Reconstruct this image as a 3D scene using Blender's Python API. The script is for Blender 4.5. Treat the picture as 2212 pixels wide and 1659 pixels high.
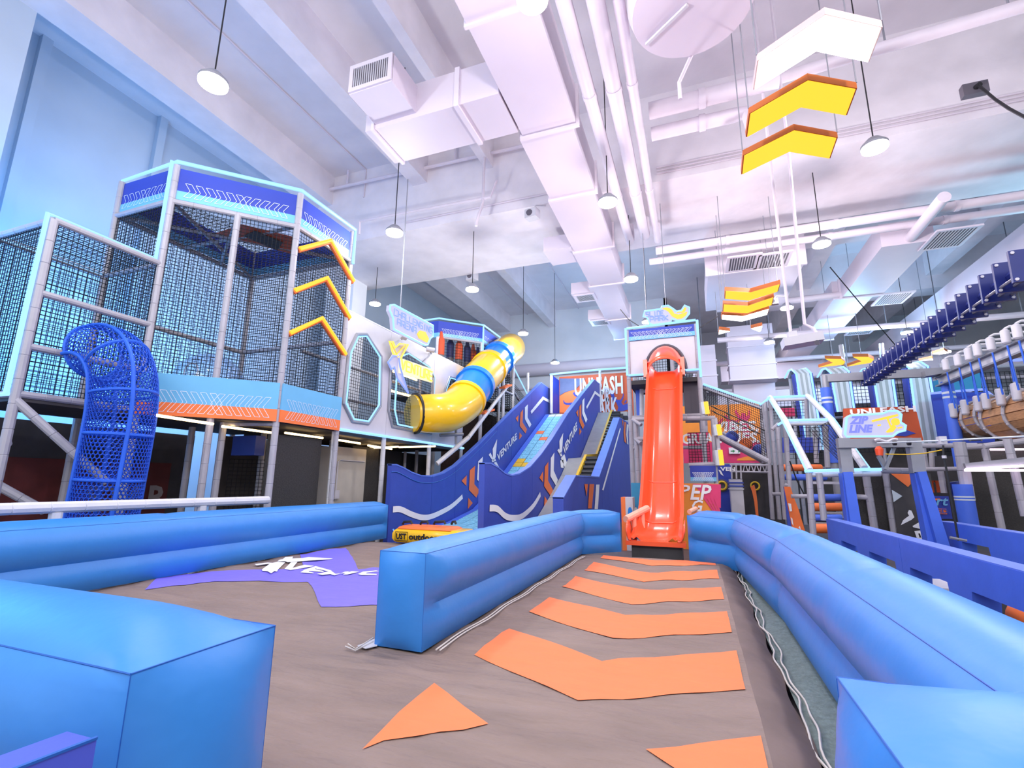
import bpy, bmesh, math, random
from mathutils import Vector as V, Matrix
random.seed(4)
for _o in list(bpy.data.objects): bpy.data.objects.remove(_o)
SC = bpy.context.scene
COL = SC.collection
# ------------------------------------------------------------------ camera (2212 x 1659 frame)
YAW, PIT, ROL, FPX, CAMH = .36058, .2, .0104, 1042.54, 1.5
_f = V((-math.sin(YAW)*math.cos(PIT), math.cos(YAW)*math.cos(PIT), math.sin(PIT)))
_r0 = V((math.cos(YAW), math.sin(YAW), 0)); _u0 = _r0.cross(_f)
_r = _r0*math.cos(ROL)+_u0*math.sin(ROL); _u = -_r0*math.sin(ROL)+_u0*math.cos(ROL)
CAM = V((0, 0, CAMH))
cd = bpy.data.cameras.new('camera'); cam = bpy.data.objects.new('camera', cd); COL.objects.link(cam)
cd.sensor_fit = 'HORIZONTAL'; cd.sensor_width = 36; cd.lens = FPX/2212*36; cd.clip_end = 200; cd.clip_start = .05
cam.matrix_world = Matrix(((_r.x, _u.x, -_f.x, 0), (_r.y, _u.y, -_f.y, 0), (_r.z, _u.z, -_f.z, CAMH), (0, 0, 0, 1)))
SC.camera = cam
def U(x, y, X=None, Y=None, Z=None):
    """where the sight line of a photo pixel meets a real plane of the hall"""
    d = _r*((x-1106)/FPX)-_u*((y-829.5)/FPX)+_f
    t = X/d.x if X is not None else Y/d.y if Y is not None else (Z-CAMH)/d.z
    return CAM+d*t
# ------------------------------------------------------------------ world, exposure, lights
w = bpy.data.worlds.new('world'); SC.world = w; w.use_nodes = True
w.node_tree.nodes['Background'].inputs[0].default_value = (.86, .9, 1, 1)
w.node_tree.nodes['Background'].inputs[1].default_value = 1.0
SC.view_settings.view_transform = 'Standard'; SC.view_settings.look = 'None'
SC.view_settings.exposure = 0.3; SC.view_settings.gamma = 1; SC.view_settings.use_curve_mapping = False
try:
    SC.cycles.use_denoising = True; SC.cycles.max_bounces = 8; SC.cycles.diffuse_bounces = 4
    SC.cycles.transparent_max_bounces = 12; SC.cycles.sample_clamp_indirect = 6; SC.cycles.caustics_reflective = False
except Exception: pass
def point(loc, power, col=(1, 1, 1), rad=.2):
    l = bpy.data.lights.new('point_light', 'POINT'); l.energy = power; l.color = col; l.shadow_soft_size = rad
    o = bpy.data.objects.new('point_light', l); o.location = loc; COL.objects.link(o); return o
def area(loc, rot, sx, sy, power, col=(1, 1, 1)):
    l = bpy.data.lights.new('area_light', 'AREA'); l.energy = power; l.color = col; l.shape = 'RECTANGLE'; l.size = sx; l.size_y = sy
    o = bpy.data.objects.new('area_light', l); o.location = loc; o.rotation_euler = rot; COL.objects.link(o); return o
PEND_W = 250
# unseen fill lights added high up behind the camera
area((-5, -3, 9.5), (math.radians(38), 0, 0), 10, 3, 420, (1, .97, .98))
area((4, -3, 9.5), (math.radians(38), 0, 0), 8, 3, 320, (1, .97, .98))
# unseen lights added to brighten the ceiling, spaced on the pendant grid
for _x, _y in ((4.1, 5.3), (-1.9, -.3), (4.1, -.3), (-7.8, -.6)): point((_x, _y, 8.2), 260 if _y > 0 else 150, (1, .9, .94), .22)
# unseen blue lights added for the wash on the left wall
area((-13.4, 4.4, 4.2), (0, math.radians(90), 0), 5.5, 5, 1150, (.06, .4, 1))
point((-15.2, 3.2, 3.0), 260, (.1, .45, 1), .4)
area((-13.4, 11, 5), (0, math.radians(90), 0), 4, 4, 320, (.12, .45, 1))
point((-5.5, 27.5, 9.3), 300, (.3, .62, 1), .4)  # from here on, unseen point lights added to tint the far hall
point((0, 22, 6.5), 240, (.3, .65, 1), .4)
point((8, 27.5, 8.3), 560, (.3, .65, 1), .4)
point((11.5, 20, 7.5), 380, (.3, .7, .9), .4)
# ------------------------------------------------------------------ materials
def lin(c): return tuple(((v/255)/12.92 if v/255 <= .04045 else ((v/255+.055)/1.055)**2.4) for v in c)
def M(name, rgb, rough=.5, metal=0, bump=0, scale=12, var=.06, emit=0, coat=0, stretch=None, vscale=3, bdist=.05):
    m = bpy.data.materials.new(name); m.use_nodes = True; nt = m.node_tree; b = nt.nodes['Principled BSDF']
    c = lin(rgb); b.inputs['Roughness'].default_value = rough; b.inputs['Metallic'].default_value = metal
    b.inputs['Base Color'].default_value = (*c, 1)
    if coat: b.inputs['Coat Weight'].default_value = coat; b.inputs['Coat Roughness'].default_value = .08
    if emit:
        b.inputs['Base Color'].default_value = (*[v*.15 for v in c], 1)
        b.inputs['Emission Color'].default_value = (*c, 1); b.inputs['Emission Strength'].default_value = emit
        return m
    tc = nt.nodes.new('ShaderNodeTexCoord')
    src = tc.outputs['Object']
    if stretch:
        mp = nt.nodes.new('ShaderNodeMapping'); mp.inputs['Scale'].default_value = stretch
        nt.links.new(src, mp.inputs[0]); src = mp.outputs[0]
    if var:
        n = nt.nodes.new('ShaderNodeTexNoise'); n.inputs['Scale'].default_value = vscale; n.inputs['Detail'].default_value = 5
        nt.links.new(src, n.inputs['Vector'])
        r = nt.nodes.new('ShaderNodeValToRGB'); r.color_ramp.elements[0].position = .3; r.color_ramp.elements[1].position = .7
        r.color_ramp.elements[0].color = (*[v*(1-var) for v in c], 1); r.color_ramp.elements[1].color = (*[min(1, v*(1+var)) for v in c], 1)
        nt.links.new(n.outputs[0], r.inputs[0]); nt.links.new(r.outputs[0], b.inputs['Base Color'])
    if bump:
        n2 = nt.nodes.new('ShaderNodeTexNoise'); n2.inputs['Scale'].default_value = scale; n2.inputs['Detail'].default_value = 4
        nt.links.new(src, n2.inputs['Vector'])
        bp = nt.nodes.new('ShaderNodeBump'); bp.inputs['Strength'].default_value = bump; bp.inputs['Distance'].default_value = bdist
        nt.links.new(n2.outputs[0], bp.inputs['Height']); nt.links.new(bp.outputs[0], b.inputs['Normal'])
    return m
def glassy(name, tint, alpha=.16):
    m = bpy.data.materials.new(name); m.use_nodes = True; nt = m.node_tree; out = nt.nodes['Material Output']; nt.nodes.remove(nt.nodes['Principled BSDF'])
    t = nt.nodes.new('ShaderNodeBsdfTransparent'); t.inputs[0].default_value = (*tint, 1)
    g = nt.nodes.new('ShaderNodeBsdfGlossy'); g.inputs['Roughness'].default_value = .04
    x = nt.nodes.new('ShaderNodeMixShader'); lw = nt.nodes.new('ShaderNodeLayerWeight'); lw.inputs[0].default_value = .35
    mt = nt.nodes.new('ShaderNodeMath'); mt.operation = 'MULTIPLY_ADD'; mt.inputs[1].default_value = .5; mt.inputs[2].default_value = alpha*.3
    nt.links.new(lw.outputs['Facing'], mt.inputs[0]); nt.links.new(mt.outputs[0], x.inputs[0])
    nt.links.new(t.outputs[0], x.inputs[1]); nt.links.new(g.outputs[0], x.inputs[2]); nt.links.new(x.outputs[0], out.inputs[0]); return m
m_wall = M('wall_paint', (226, 228, 232), .8, bump=.08, scale=3, var=.05, vscale=.6)
m_wallbluelit = M('left_wall_bluelit', (186, 200, 214), .8, bump=.08, scale=3, var=.05, vscale=.6)  # wall paint darkened and blued: blue wash light partly put into the colour
m_ceil = M('ceiling_paint', (226, 222, 228), .85, bump=.12, scale=5, var=.05, vscale=.9)
m_beam = M('beam_paint', (232, 226, 231), .8, bump=.1, scale=6, var=.06, vscale=1.3)
m_duct = M('duct_paint', (216, 206, 217), .55, var=.03, vscale=.8)
m_pipe = M('pipe_paint', (222, 213, 222), .5, var=.03)
m_floor = M('floor_vinyl', (88, 84, 88), .6, var=.12)
m_mat = M('mat_fabric', (138, 119, 109), .75, bump=.9, scale=1.5, var=.12, vscale=1.4, stretch=(1, 3.0, 1), bdist=.11)
m_matdark = M('mat_edge_fabric', (116, 99, 92), .75, bump=.5, scale=3, var=.12)
m_or = M('orange_print', (255, 128, 74), .7, bump=.3, scale=2.2, var=.03, stretch=(1, 3.2, 1))
m_pur = M('purple_print', (124, 112, 226), .7, bump=.4, scale=2.2, var=.05, stretch=(1, 3.2, 1))
m_white = M('white_print', (245, 245, 245), .6, var=.02)
m_infl = M('blue_pvc', (54, 134, 212), .42, bump=.25, scale=3.2, var=.03, bdist=.04)
m_inflseam = M('blue_seam', (26, 92, 178), .5, var=.02)
m_indigo = M('indigo_pvc', (76, 92, 205), .5, bump=.05, var=.04)
m_cord = M('stitch_cord', (214, 206, 198), .8, var=.1)
m_greennet = M('grey_green_sheet', (112, 128, 124), .7, bump=.3, scale=30, var=.2, vscale=20)
m_post = M('grey_foam', (170, 168, 176), .42, bump=.1, scale=14, var=.06)
m_postw = M('pale_foam', (214, 214, 218), .45, bump=.1, scale=14, var=.05)
m_net = M('black_net', (22, 24, 30), .8, var=.1)
m_netblue = M('blue_net', (28, 84, 205), .6, var=.12)
m_netrope = M('blue_rope', (34, 96, 214), .55, var=.08)
m_navy = M('navy_pvc', (58, 80, 176), .5, bump=.05, scale=20, var=.05)
m_navylit = M('navy_pvc_lit', (92, 122, 214), .5, var=.05)  # lighter blue: light falling on the top faces, put into the colour
m_royal = M('royal_pvc', (70, 110, 222), .5, bump=.04, var=.05)
m_banner = M('banner_blue', (42, 64, 170), .55, var=.1, vscale=.7)
m_bannerlt = M('banner_sky', (112, 184, 226), .55, var=.04)
m_band = M('band_sky', (104, 180, 222), .5, var=.03)
m_bando = M('band_orange', (246, 122, 56), .5, var=.03)
m_line = M('white_line', (225, 236, 250), .6, var=.02)
m_panel = M('pale_panel', (204, 202, 208), .5, var=.03)
m_neon = M('cyan_neon', (138, 192, 255), emit=1.35)
m_neonb = M('blue_neon', (120, 140, 255), emit=1.3)
m_neono = M('orange_neon', (255, 190, 52), emit=1.15)
m_neony = M('yellow_neon', (255, 218, 84), emit=1.15)
m_warm = M('warm_led', (255, 214, 150), emit=6)
m_pinkled = M('pink_white_led', (255, 225, 250), emit=5)
m_lampw = M('lamp_glow', (255, 255, 255), emit=14)
m_arww = M('white_panel_light', (255, 255, 255), emit=5)
m_arwo = M('amber_panel_light', (255, 192, 48), emit=1.2)
m_arwframe = M('arrow_frame', (196, 104, 40), .5, var=.05)
m_arwframew = M('arrow_frame_pale', (228, 196, 190), .5, var=.05)
m_black = M('black_plastic', (24, 24, 28), .5, var=.1)
m_dark = M('charcoal_panel', (64, 61, 62), .7, var=.15)
m_darker = M('black_mesh_panel', (54, 52, 50), .7, bump=.3, scale=40, var=.25, vscale=25)
m_grill = M('grille_dark', (92, 88, 98), .6, var=.05)
m_slide = M('red_gelcoat', (255, 92, 50), .22, var=.03, coat=.6)
m_yel = M('yellow_plastic', (255, 200, 24), .28, var=.02, coat=.4)
m_tubeb = M('blue_plastic', (36, 132, 220), .28, var=.02, coat=.4)
m_steel = M('grey_steel', (146, 148, 156), .4, .3, var=.06)
m_wood = M('wood_slat', (186, 136, 92), .55, var=.2, vscale=6, stretch=(6, 1, 6))
m_chain = M('navy_plate', (28, 40, 112), .35, var=.1)
m_beige = M('beige_door', (196, 190, 178), .6, var=.05)
m_pink = M('magenta_print', (222, 58, 112), .6, var=.05)
m_postero = M('poster_orange', (244, 150, 52), .6, var=.1, vscale=1)
m_posterr = M('poster_rust', (196, 84, 44), .6, var=.14, vscale=1)
m_posterb = M('poster_teal', (52, 146, 188), .6, var=.05)
m_posterg = M('poster_dusk', (92, 108, 150), .6, var=.1)
m_tile = M('climb_sheet', (130, 204, 240), .45, var=.3, vscale=14)
m_grey = M('ramp_grey', (176, 180, 178), .6, var=.06)
m_roll = M('roller_black', (40, 42, 48), .35, var=.1)
m_rail = M('rail_yellow', (240, 196, 44), .45, var=.03)
m_lane = M('lane_pale', (206, 216, 220), .45, var=.03)
m_laned = M('lane_grey', (158, 170, 172), .45, var=.03)
m_pinkfoam = M('pale_pink_foam', (240, 178, 152), .5, bump=.08, var=.04)
m_clear = glassy('clear_film', (.97, .98, 1))
# ------------------------------------------------------------------ mesh helpers
class MB:
    def __init__(s): s.v = []; s.f = []
    def add(s, vs, fs):
        n = len(s.v); s.v += [V(p) for p in vs]; s.f += [tuple(i+n for i in f) for f in fs]; return s
    def box(s, x0, x1, y0, y1, z0, z1):
        return s.add([(x0, y0, z0), (x1, y0, z0), (x1, y1, z0), (x0, y1, z0), (x0, y0, z1), (x1, y0, z1), (x1, y1, z1), (x0, y1, z1)],
                     [(0, 3, 2, 1), (4, 5, 6, 7), (0, 1, 5, 4), (1, 2, 6, 5), (2, 3, 7, 6), (3, 0, 4, 7)])
    def obox(s, c, ax, hx, ay, hy, az, hz):
        c = V(c); ax = V(ax).normalized()*hx; ay = V(ay).normalized()*hy; az = V(az).normalized()*hz
        p = [c+ax*i+ay*j+az*k for k in (-1, 1) for i, j in ((-1, -1), (1, -1), (1, 1), (-1, 1))]
        return s.add(p, [(0, 3, 2, 1), (4, 5, 6, 7), (0, 1, 5, 4), (1, 2, 6, 5), (2, 3, 7, 6), (3, 0, 4, 7)])
    def bar(s, a, b, w, h, up=(0, 0, 1)):
        a, b = V(a), V(b); d = (b-a); L = d.length; d.normalize(); up = V(up)
        if abs(d.dot(up)) > .98: up = V((1, 0, 0))
        sx = d.cross(up).normalized(); uz = sx.cross(d)
        return s.obox((a+b)/2, d, L/2, sx, w/2, uz, h/2)
    def prism(s, pts, vec):
        pts = [V(p) for p in pts]; vec = V(vec); n = len(pts)
        fs = [tuple(range(n)), tuple(range(2*n-1, n-1, -1))]+[(i, (i+1) % n, n+(i+1) % n, n+i) for i in range(n)]
        return s.add(pts+[p+vec for p in pts], fs)
    def tube(s, pts, r, n=8, cap=True, closed=False):
        pts = [V(p) for p in pts]; k = len(pts); rs = r if isinstance(r, (list, tuple)) else [r]*k
        T = []
        for i in range(k):
            a = pts[i-1] if (i > 0 or closed) else pts[i]; b = pts[(i+1) % k] if (i < k-1 or closed) else pts[i]
            T.append((b-a).normalized())
        up = V((0, 0, 1)) if abs(T[0].z) < .9 else V((1, 0, 0)); nn = T[0].cross(up).normalized()
        vs = []; 
        for i in range(k):
            nn = (nn-T[i]*nn.dot(T[i])).normalized(); bb = T[i].cross(nn)
            sc = 1.0
            if 0 < i < k-1 or closed:
                e = (pts[i]-pts[i-1]).normalized(); c = max(.5, abs(e.dot(T[i]))); sc = min(1.4, 1/c)
            for j in range(n):
                a = 2*math.pi*j/n; vs.append(pts[i]+(nn*math.cos(a)+bb*math.sin(a))*rs[i]*(1 if n < 5 else 1))
        fs = []
        for i in range(k if closed else k-1):
            a = i*n; b = ((i+1) % k)*n
            for j in range(n): fs.append((a+j, a+(j+1) % n, b+(j+1) % n, b+j))
        if cap and not closed: fs += [tuple(range(n))[::-1], tuple(range((k-1)*n, k*n))]
        return s.add(vs, fs)
    def pad(s, a, b, r, n=10, seg=.42):
        """foam-covered post with shallow joints"""
        a, b = V(a), V(b); L = (b-a).length; m = max(1, round(L/seg)); d = (b-a)/m; P = []; R = []
        for i in range(m):
            q = a+d*i
            if i: P += [q-d*.02]; R += [r]
            P += [q, q+d*.02]; R += [r*.9 if i else r, r]
        P += [b]; R += [r]
        return s.tube(P, R, n)
    def sphere(s, c, r, nu=16, nv=10, sz=1.0, z0=-1.0):
        c = V(c); vs = []; fs = []
        for i in range(nv+1):
            ph = math.pi*(i/nv)-math.pi/2
            for j in range(nu):
                th = 2*math.pi*j/nu; vs.append(c+V((math.cos(ph)*math.cos(th)*r, math.cos(ph)*math.sin(th)*r, math.sin(ph)*r*sz)))
        for i in range(nv):
            for j in range(nu): fs.append((i*nu+j, i*nu+(j+1) % nu, (i+1)*nu+(j+1) % nu, (i+1)*nu+j))
        return s.add(vs, fs)
    def disc(s, c, r, h, n=24, ax=(0, 0, 1)):
        c = V(c); ax = V(ax).normalized(); return s.tube([c, c+ax*h], r, n)
    def grid(s, P):
        """P rows of points"""
        m = len(P[0]); vs = [q for row in P for q in row]
        return s.add(vs, [(i*m+j, i*m+j+1, (i+1)*m+j+1, (i+1)*m+j) for i in range(len(P)-1) for j in range(m-1)])
    def net(s, A, B, C, D, cell=.085, r=.0065):
        """strands between edges AB (bottom) - DC (top)"""
        A, B, C, D = map(V, (A, B, C, D))
        nu = max(2, round(max((B-A).length, (C-D).length)/cell)); nv = max(2, round(max((D-A).length, (C-B).length)/cell))
        def strand(p, q):
            d = (q-p).normalized(); up = V((0, 0, 1)) if abs(d.z) < .8 else V((1, 0, 0)); x = d.cross(up).normalized()*r; y = d.cross(x).normalized()*r
            s.add([p+x, p-x*.5+y*.87, p-x*.5-y*.87, q+x, q-x*.5+y*.87, q-x*.5-y*.87], [(0, 1, 4, 3), (1, 2, 5, 4), (2, 0, 3, 5)])
        for i in range(nu+1): t = i/nu; strand(A.lerp(B, t), D.lerp(C, t))
        for i in range(nv+1): t = i/nv; strand(A.lerp(D, t), B.lerp(C, t))
        return s
ORG = {}
def _org(o): return ORG.get(o.name, V((0, 0, 0)))
def obj(name, mb, mat, parent=None, smooth=35, kind=None, label=None, origin=None):
    me = bpy.data.meshes.new(name)
    o = bpy.data.objects.new(name, me)
    org = _org(parent) if parent else (V(origin) if origin is not None else V((0, 0, 0)))
    if not parent and origin is None and mb.v:
        xs = [p.x for p in mb.v]; ys = [p.y for p in mb.v]; zs = [p.z for p in mb.v]
        org = V(((min(xs)+max(xs))/2, (min(ys)+max(ys))/2, min(zs)))
    me.from_pydata([tuple(p-org) for p in mb.v], [], mb.f)
    bm = bmesh.new(); bm.from_mesh(me); bmesh.ops.recalc_face_normals(bm, faces=bm.faces)
    if smooth:
        a = math.radians(smooth)
        for f in bm.faces: f.smooth = True
        for e in bm.edges:
            if len(e.link_faces) == 2 and e.calc_face_angle(0) > a: e.smooth = False
    bm.to_mesh(me); bm.free()
    me.materials.append(mat); COL.objects.link(o)
    if parent: o.parent = parent
    else: o.location = org
    ORG[o.name] = org
    if kind: o['kind'] = kind
    if label: o['label'] = label
    return o
def thing(name, loc, label, cat, group=None):
    o = bpy.data.objects.new(name, None); o.empty_display_size = .1; o.location = loc; COL.objects.link(o); ORG[o.name] = V(loc)
    return tag(o, label, cat, group)
def tag(o, label, cat, group=None):
    o['label'] = label; o['category'] = cat
    if group: o['group'] = group
    return o
def struct(name, mb, mat, parent=None, smooth=35):
    o = obj(name, mb, mat, parent, smooth)
    if not parent: o['kind'] = 'structure'
    return o
def dup(root, off, label=None):
    r = root.copy(); COL.objects.link(r); r.location = root.location+V(off); ORG[r.name] = _org(root)+V(off)
    if label: r['label'] = label
    for ch in root.children:
        c = ch.copy(); COL.objects.link(c); c.parent = r
        for g in ch.children:
            d = g.copy(); COL.objects.link(d); d.parent = c
    return r
def frame_of(n):
    n = V(n).normalized(); return n
def px(pts, **k): return [U(a, b, **k) for a, b in pts]
def zc(pts, x0, y0, s, s2=None): return [(x0+a*s, y0+b*(s2 or s)) for a, b in pts]
def decal(name, pts, n, mat, parent, t=.004, off=.003, label=None):
    """flat printed shape lying on a surface with outward normal n"""
    n = V(n).normalized(); return obj(name, MB().prism([V(p)+n*off for p in pts], n*t), mat, parent, 0, label=label)
_txt = {}
def text(name, s, mat, parent, o, xd, yd, h=None, wd=None, bold=.02, shear=0, t=.006, label=None, spacing=1.0):
    key = (s, bold, shear, spacing)
    if key not in _txt:
        c = bpy.data.curves.new('t', 'FONT'); c.body = s; c.offset = bold; c.shear = shear; c.resolution_u = 2; c.fill_mode = 'BOTH'; c.space_character = spacing
        ob = bpy.data.objects.new('t', c); COL.objects.link(ob); dg = bpy.context.evaluated_depsgraph_get()
        me = bpy.data.meshes.new_from_object(ob.evaluated_get(dg)); vs = [v.co.copy() for v in me.vertices]; fs = [tuple(p.vertices) for p in me.polygons]
        bpy.data.objects.remove(ob); bpy.data.meshes.remove(me); _txt[key] = (vs, fs)
    vs, fs = _txt[key]
    x0 = min(v.x for v in vs); x1 = max(v.x for v in vs); y0 = min(v.y for v in vs); y1 = max(v.y for v in vs)
    xd = V(xd).normalized(); yd = V(yd).normalized(); n = xd.cross(yd).normalized()
    sy = h/(y1-y0) if h else wd/(x1-x0); sx = wd/(x1-x0) if wd else sy
    mb = MB(); mb.add([V(o)+xd*((v.x-x0)*sx)+yd*((v.y-y0)*sy)+n*t for v in vs], fs)
    return obj(name, mb, mat, parent, 0, label=label)
STROKES = {'A': [[(0, 0), (0, 1), (1, 1), (1, 0)], [(0, .45), (1, .45)]], 'C': [[(1, 1), (0, 1), (0, 0), (1, 0)]], 'E': [[(1, 1), (0, 1), (0, 0), (1, 0)], [(0, .5), (.8, .5)]],
  'G': [[(1, 1), (0, 1), (0, 0), (1, 0), (1, .5), (.5, .5)]], 'H': [[(0, 0), (0, 1)], [(1, 0), (1, 1)], [(0, .5), (1, .5)]], 'I': [[(.5, 0), (.5, 1)]], 'K': [[(0, 0), (0, 1)], [(1, 1), (0, .5), (1, 0)]],
  'L': [[(0, 1), (0, 0), (1, 0)]], 'N': [[(0, 0), (0, 1), (1, 0), (1, 1)]], 'P': [[(0, 0), (0, 1), (1, 1), (1, .45), (0, .45)]], 'R': [[(0, 0), (0, 1), (1, 1), (1, .5), (0, .5)], [(.4, .5), (1, 0)]],
  'S': [[(1, 1), (0, 1), (0, .5), (1, .5), (1, 0), (0, 0)]], 'U': [[(0, 1), (0, 0), (1, 0), (1, 1)]], 'V': [[(0, 1), (.5, 0), (1, 1)]], 'D': [[(0, 0), (0, 1), (.75, 1), (1, .75), (1, .25), (.75, 0), (0, 0)]],
  'T': [[(0, 1), (1, 1)], [(.5, 1), (.5, 0)]], 'Z': [[(0, 1), (1, 1), (0, 0), (1, 0)]]}
def neontext(name, s, mat, parent, o, xd, yd, wd, h, r=.018, gap=.35, slant=0.0):
    xd = V(xd).normalized(); yd = V(yd).normalized(); n = len(s); cw = wd/(n+gap*(n-1)); mb = MB(); x = 0
    for ch in s:
        for st in STROKES.get(ch, []):
            P = [V(o)+xd*(x+a*cw+slant*b*h)+yd*(b*h) for a, b in st]
            for p, q in zip(P, P[1:]): mb.tube([p, q], r, 5)
        x += cw*(1+gap)
    return obj(name, mb, mat, parent)
def slashes(parent, A, B, up, n, hgt, normal, mat=None, w=.009, lean=.32):
    """printed row of outlined slanted bars, mirrored about the middle"""
    A, B = V(A), V(B); up = V(up).normalized(); d = (B-A); L = d.length; d.normalize(); nn = V(normal).normalized(); mb = MB(); st = L/n
    def line(p, q):
        e = (q-p).normalized(); sd = e.cross(nn).normalized()*w/2; o = nn*.006
        mb.add([p+sd+o, q+sd+o, q-sd+o, p-sd+o], [(0, 1, 2, 3)])
    for i in range(n):
        sgn = -1 if i < n/2 else 1; a = A+d*(st*(i+.15)); b = a+d*(st*.6); o = d*(sgn*lean*hgt)
        m1, m2 = (a+up*hgt*.5, b+up*hgt*.5)
        o = -o; P = [a, m1+o, a+up*hgt, b+up*hgt, m2+o, b]
        for j in range(6): line(P[j], P[(j+1) % 6])
    return obj('line_pattern', mb, mat or m_line, parent, 0)
def neon(parent, pts, r=.03, mat=None, closed=False, name='neon_strip'):
    return obj(name, MB().tube(pts, r, 6, closed=closed), mat or m_neon, parent)
from mathutils.geometry import tessellate_polygon
def holed(outer, hole, vec):
    """flat sheet with one opening, given thickness vec"""
    pts = list(outer)+list(hole); tris = tessellate_polygon([outer, hole]); n = len(pts); a = len(outer); h = len(hole); mb = MB()
    fs = [tuple(t) for t in tris]+[tuple(i+n for i in reversed(t)) for t in tris]
    fs += [(i, (i+1) % a, n+(i+1) % a, n+i) for i in range(a)]+[(a+i, a+(i+1) % h, n+a+(i+1) % h, n+a+i) for i in range(h)]
    return mb.add(pts+[p+V(vec) for p in pts], fs)
# ================================================================== HALL SHELL
FZ = -.3
ZB, ZC = 11.0, 14.2
struct('floor', MB().box(-18, 24, -6, 44, FZ-.2, FZ), m_floor)
struct('ceiling', MB().box(-18, 24, -6, 44, ZC, ZC+.2), m_ceil)
struct('wall_left', MB().box(-17.6, -17.3, -6, 34, FZ, ZC), m_wallbluelit)
struct('trim_1', MB().box(-17.3, -14.76, .5, 5.15, FZ, ZC), m_wallbluelit)            # broad column on the left wall
struct('wall_back', MB().box(-17.6, -1.2, 33.5, 33.8, FZ, ZC), m_wall)
struct('wall_far', MB().box(-1.4, 24, 43, 43.3, FZ, ZC), m_wall)
struct('wall_right', MB().box(21, 21.3, 2, 43, FZ, ZC), m_wall)
struct('wall_side', MB().box(-1.4, -1.2, 33.5, 43, FZ, ZC), m_wall)
struct('trim_2', MB().box(-17.3, 21, 14.62, 19.08, ZB, ZC), m_beam)            # wide transfer beam across the hall
def beam(n, x0, x1, y0, y1, z0=ZB): struct('trim_%d' % n, MB().box(x0, x1, y0, y1, z0, ZC), m_beam)
beam(3, -14.76, -13.72, -4, 14.62, 12.9); beam(4, -9.77, -9.14, -4, 14.62, 12.9); beam(5, -6.67, -6.35, -4, 14.62, 12.9)
beam(6, -14.1, -12.8, 19.08, 33.5, 12.9); beam(7, -9.65, -9.15, 19.08, 33.5, 12.9)
beam(10, 2.5, 21, 30, 31.2, 11.7); beam(11, 6, 6.7, 19.08, 43, 12.4); beam(12, 12, 12.7, 19.08, 43, 12.4); beam(13, -1.2, 21, 24.5, 25.3, 12.75)
for i, y in enumerate((6.2, 9.6)): struct('trim_%d' % (14+i), MB().box(-17.3, -17.1, y, y+.25, FZ, ZC), m_wallbluelit)
struct('trim_16', MB().box(-16.4, -14.78, 17.6, 18.6, FZ, ZB), m_wall)           # column behind the pale panel
# cable tray and conduits along the transfer beam
def conduit(name, pts, r, label, cat='pipe', mat=None, n=8):
    o = obj(name, MB().tube(pts, r, n), mat or m_pipe); return tag(o, label, cat)
conduit('conduit', [(-10, 14.58, 11.35), (-4.2, 14.58, 11.35)], .035, 'thin white conduit on the face of the wide ceiling beam, lower run')
conduit('conduit', [(-.6, 14.585, 11.25), (11, 14.585, 11.25)], .03, 'thin white conduit on the right half of the wide beam, lower of three')
conduit('conduit', [(-.6, 14.585, 11.36), (11, 14.585, 11.36)], .03, 'thin white conduit on the right half of the wide beam, middle of three')
conduit('conduit', [(-.6, 14.585, 11.47), (11, 14.585, 11.47)], .03, 'thin white conduit on the right half of the wide beam, topmost of three')
a, b = U(700, 412, Y=14.4), U(1140, 313, Y=14.4)
p = thing('sprinkler_pipe', a, 'white sprinkler pipe crossing behind the left duct with small drops', 'pipe')
obj('main_pipe', MB().tube([a-(b-a)*.1, b], .07, 10), m_pipe, p)
for t, L in ((.13, .9), (.68, .8)):
    q = a.lerp(b, t); obj('drop', MB().tube([q, (q.x, q.y, ZC-.005)], .045, 8), m_pipe, p)
a, b = U(778, 478, Y=14), U(1060, 425, Y=14)
p = thing('sprinkler_pipe', a, 'white sprinkler branch with a crooked drop arm under the beam face', 'pipe')
obj('main_pipe', MB().tube([a+V((0, 0, -.55)), a, b, b+V((.2, 0, .6))], .05, 8), m_pipe, p)
q = U(1046, 345, Y=14); q2 = U(1043, 437, Y=14); q3 = U(1029, 480, Y=14)
obj('drop', MB().tube([q+V((0, 0, .2)), q, q2, q3, q3+V((0, 0, -.15))], .055, 8), m_pipe, p)
for i, (y0, x0) in enumerate(((3, -12.1), (3, -16.1))):
    conduit('sprinkler_pipe', [(x0, y0, 14.16), (x0, 13.9, 14.16), (x0, 14.59, 14.16), (x0, 14.59, 12.9)], .03, ('thin sprinkler line under the slab right of the big corner beam', 'thin sprinkler line between the big corner beam and the left wall')[i])
for i, x0 in enumerate((-11.4, -7.4)):
    conduit('sprinkler_pipe', [(x0, 19.2, 14.16), (x0, 33.4, 14.1)], .03, ('thin sprinkler line in the rear bay beyond the wide beam, left one', 'thin sprinkler line in the rear bay beyond the wide beam, nearer the duct')[i])
conduit('round_duct', [(-13.4, 33.0, 9.6), (-2.4, 33.0, 9.6)], .45, 'pale round duct lying along the rear wall above the poster', 'duct', m_duct, 16)
conduit('sprinkler_pipe', [(-15, 33.38, 8.3), (-2, 33.38, 8.3)], .09, 'white pipe along the rear wall below the round duct')
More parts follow.
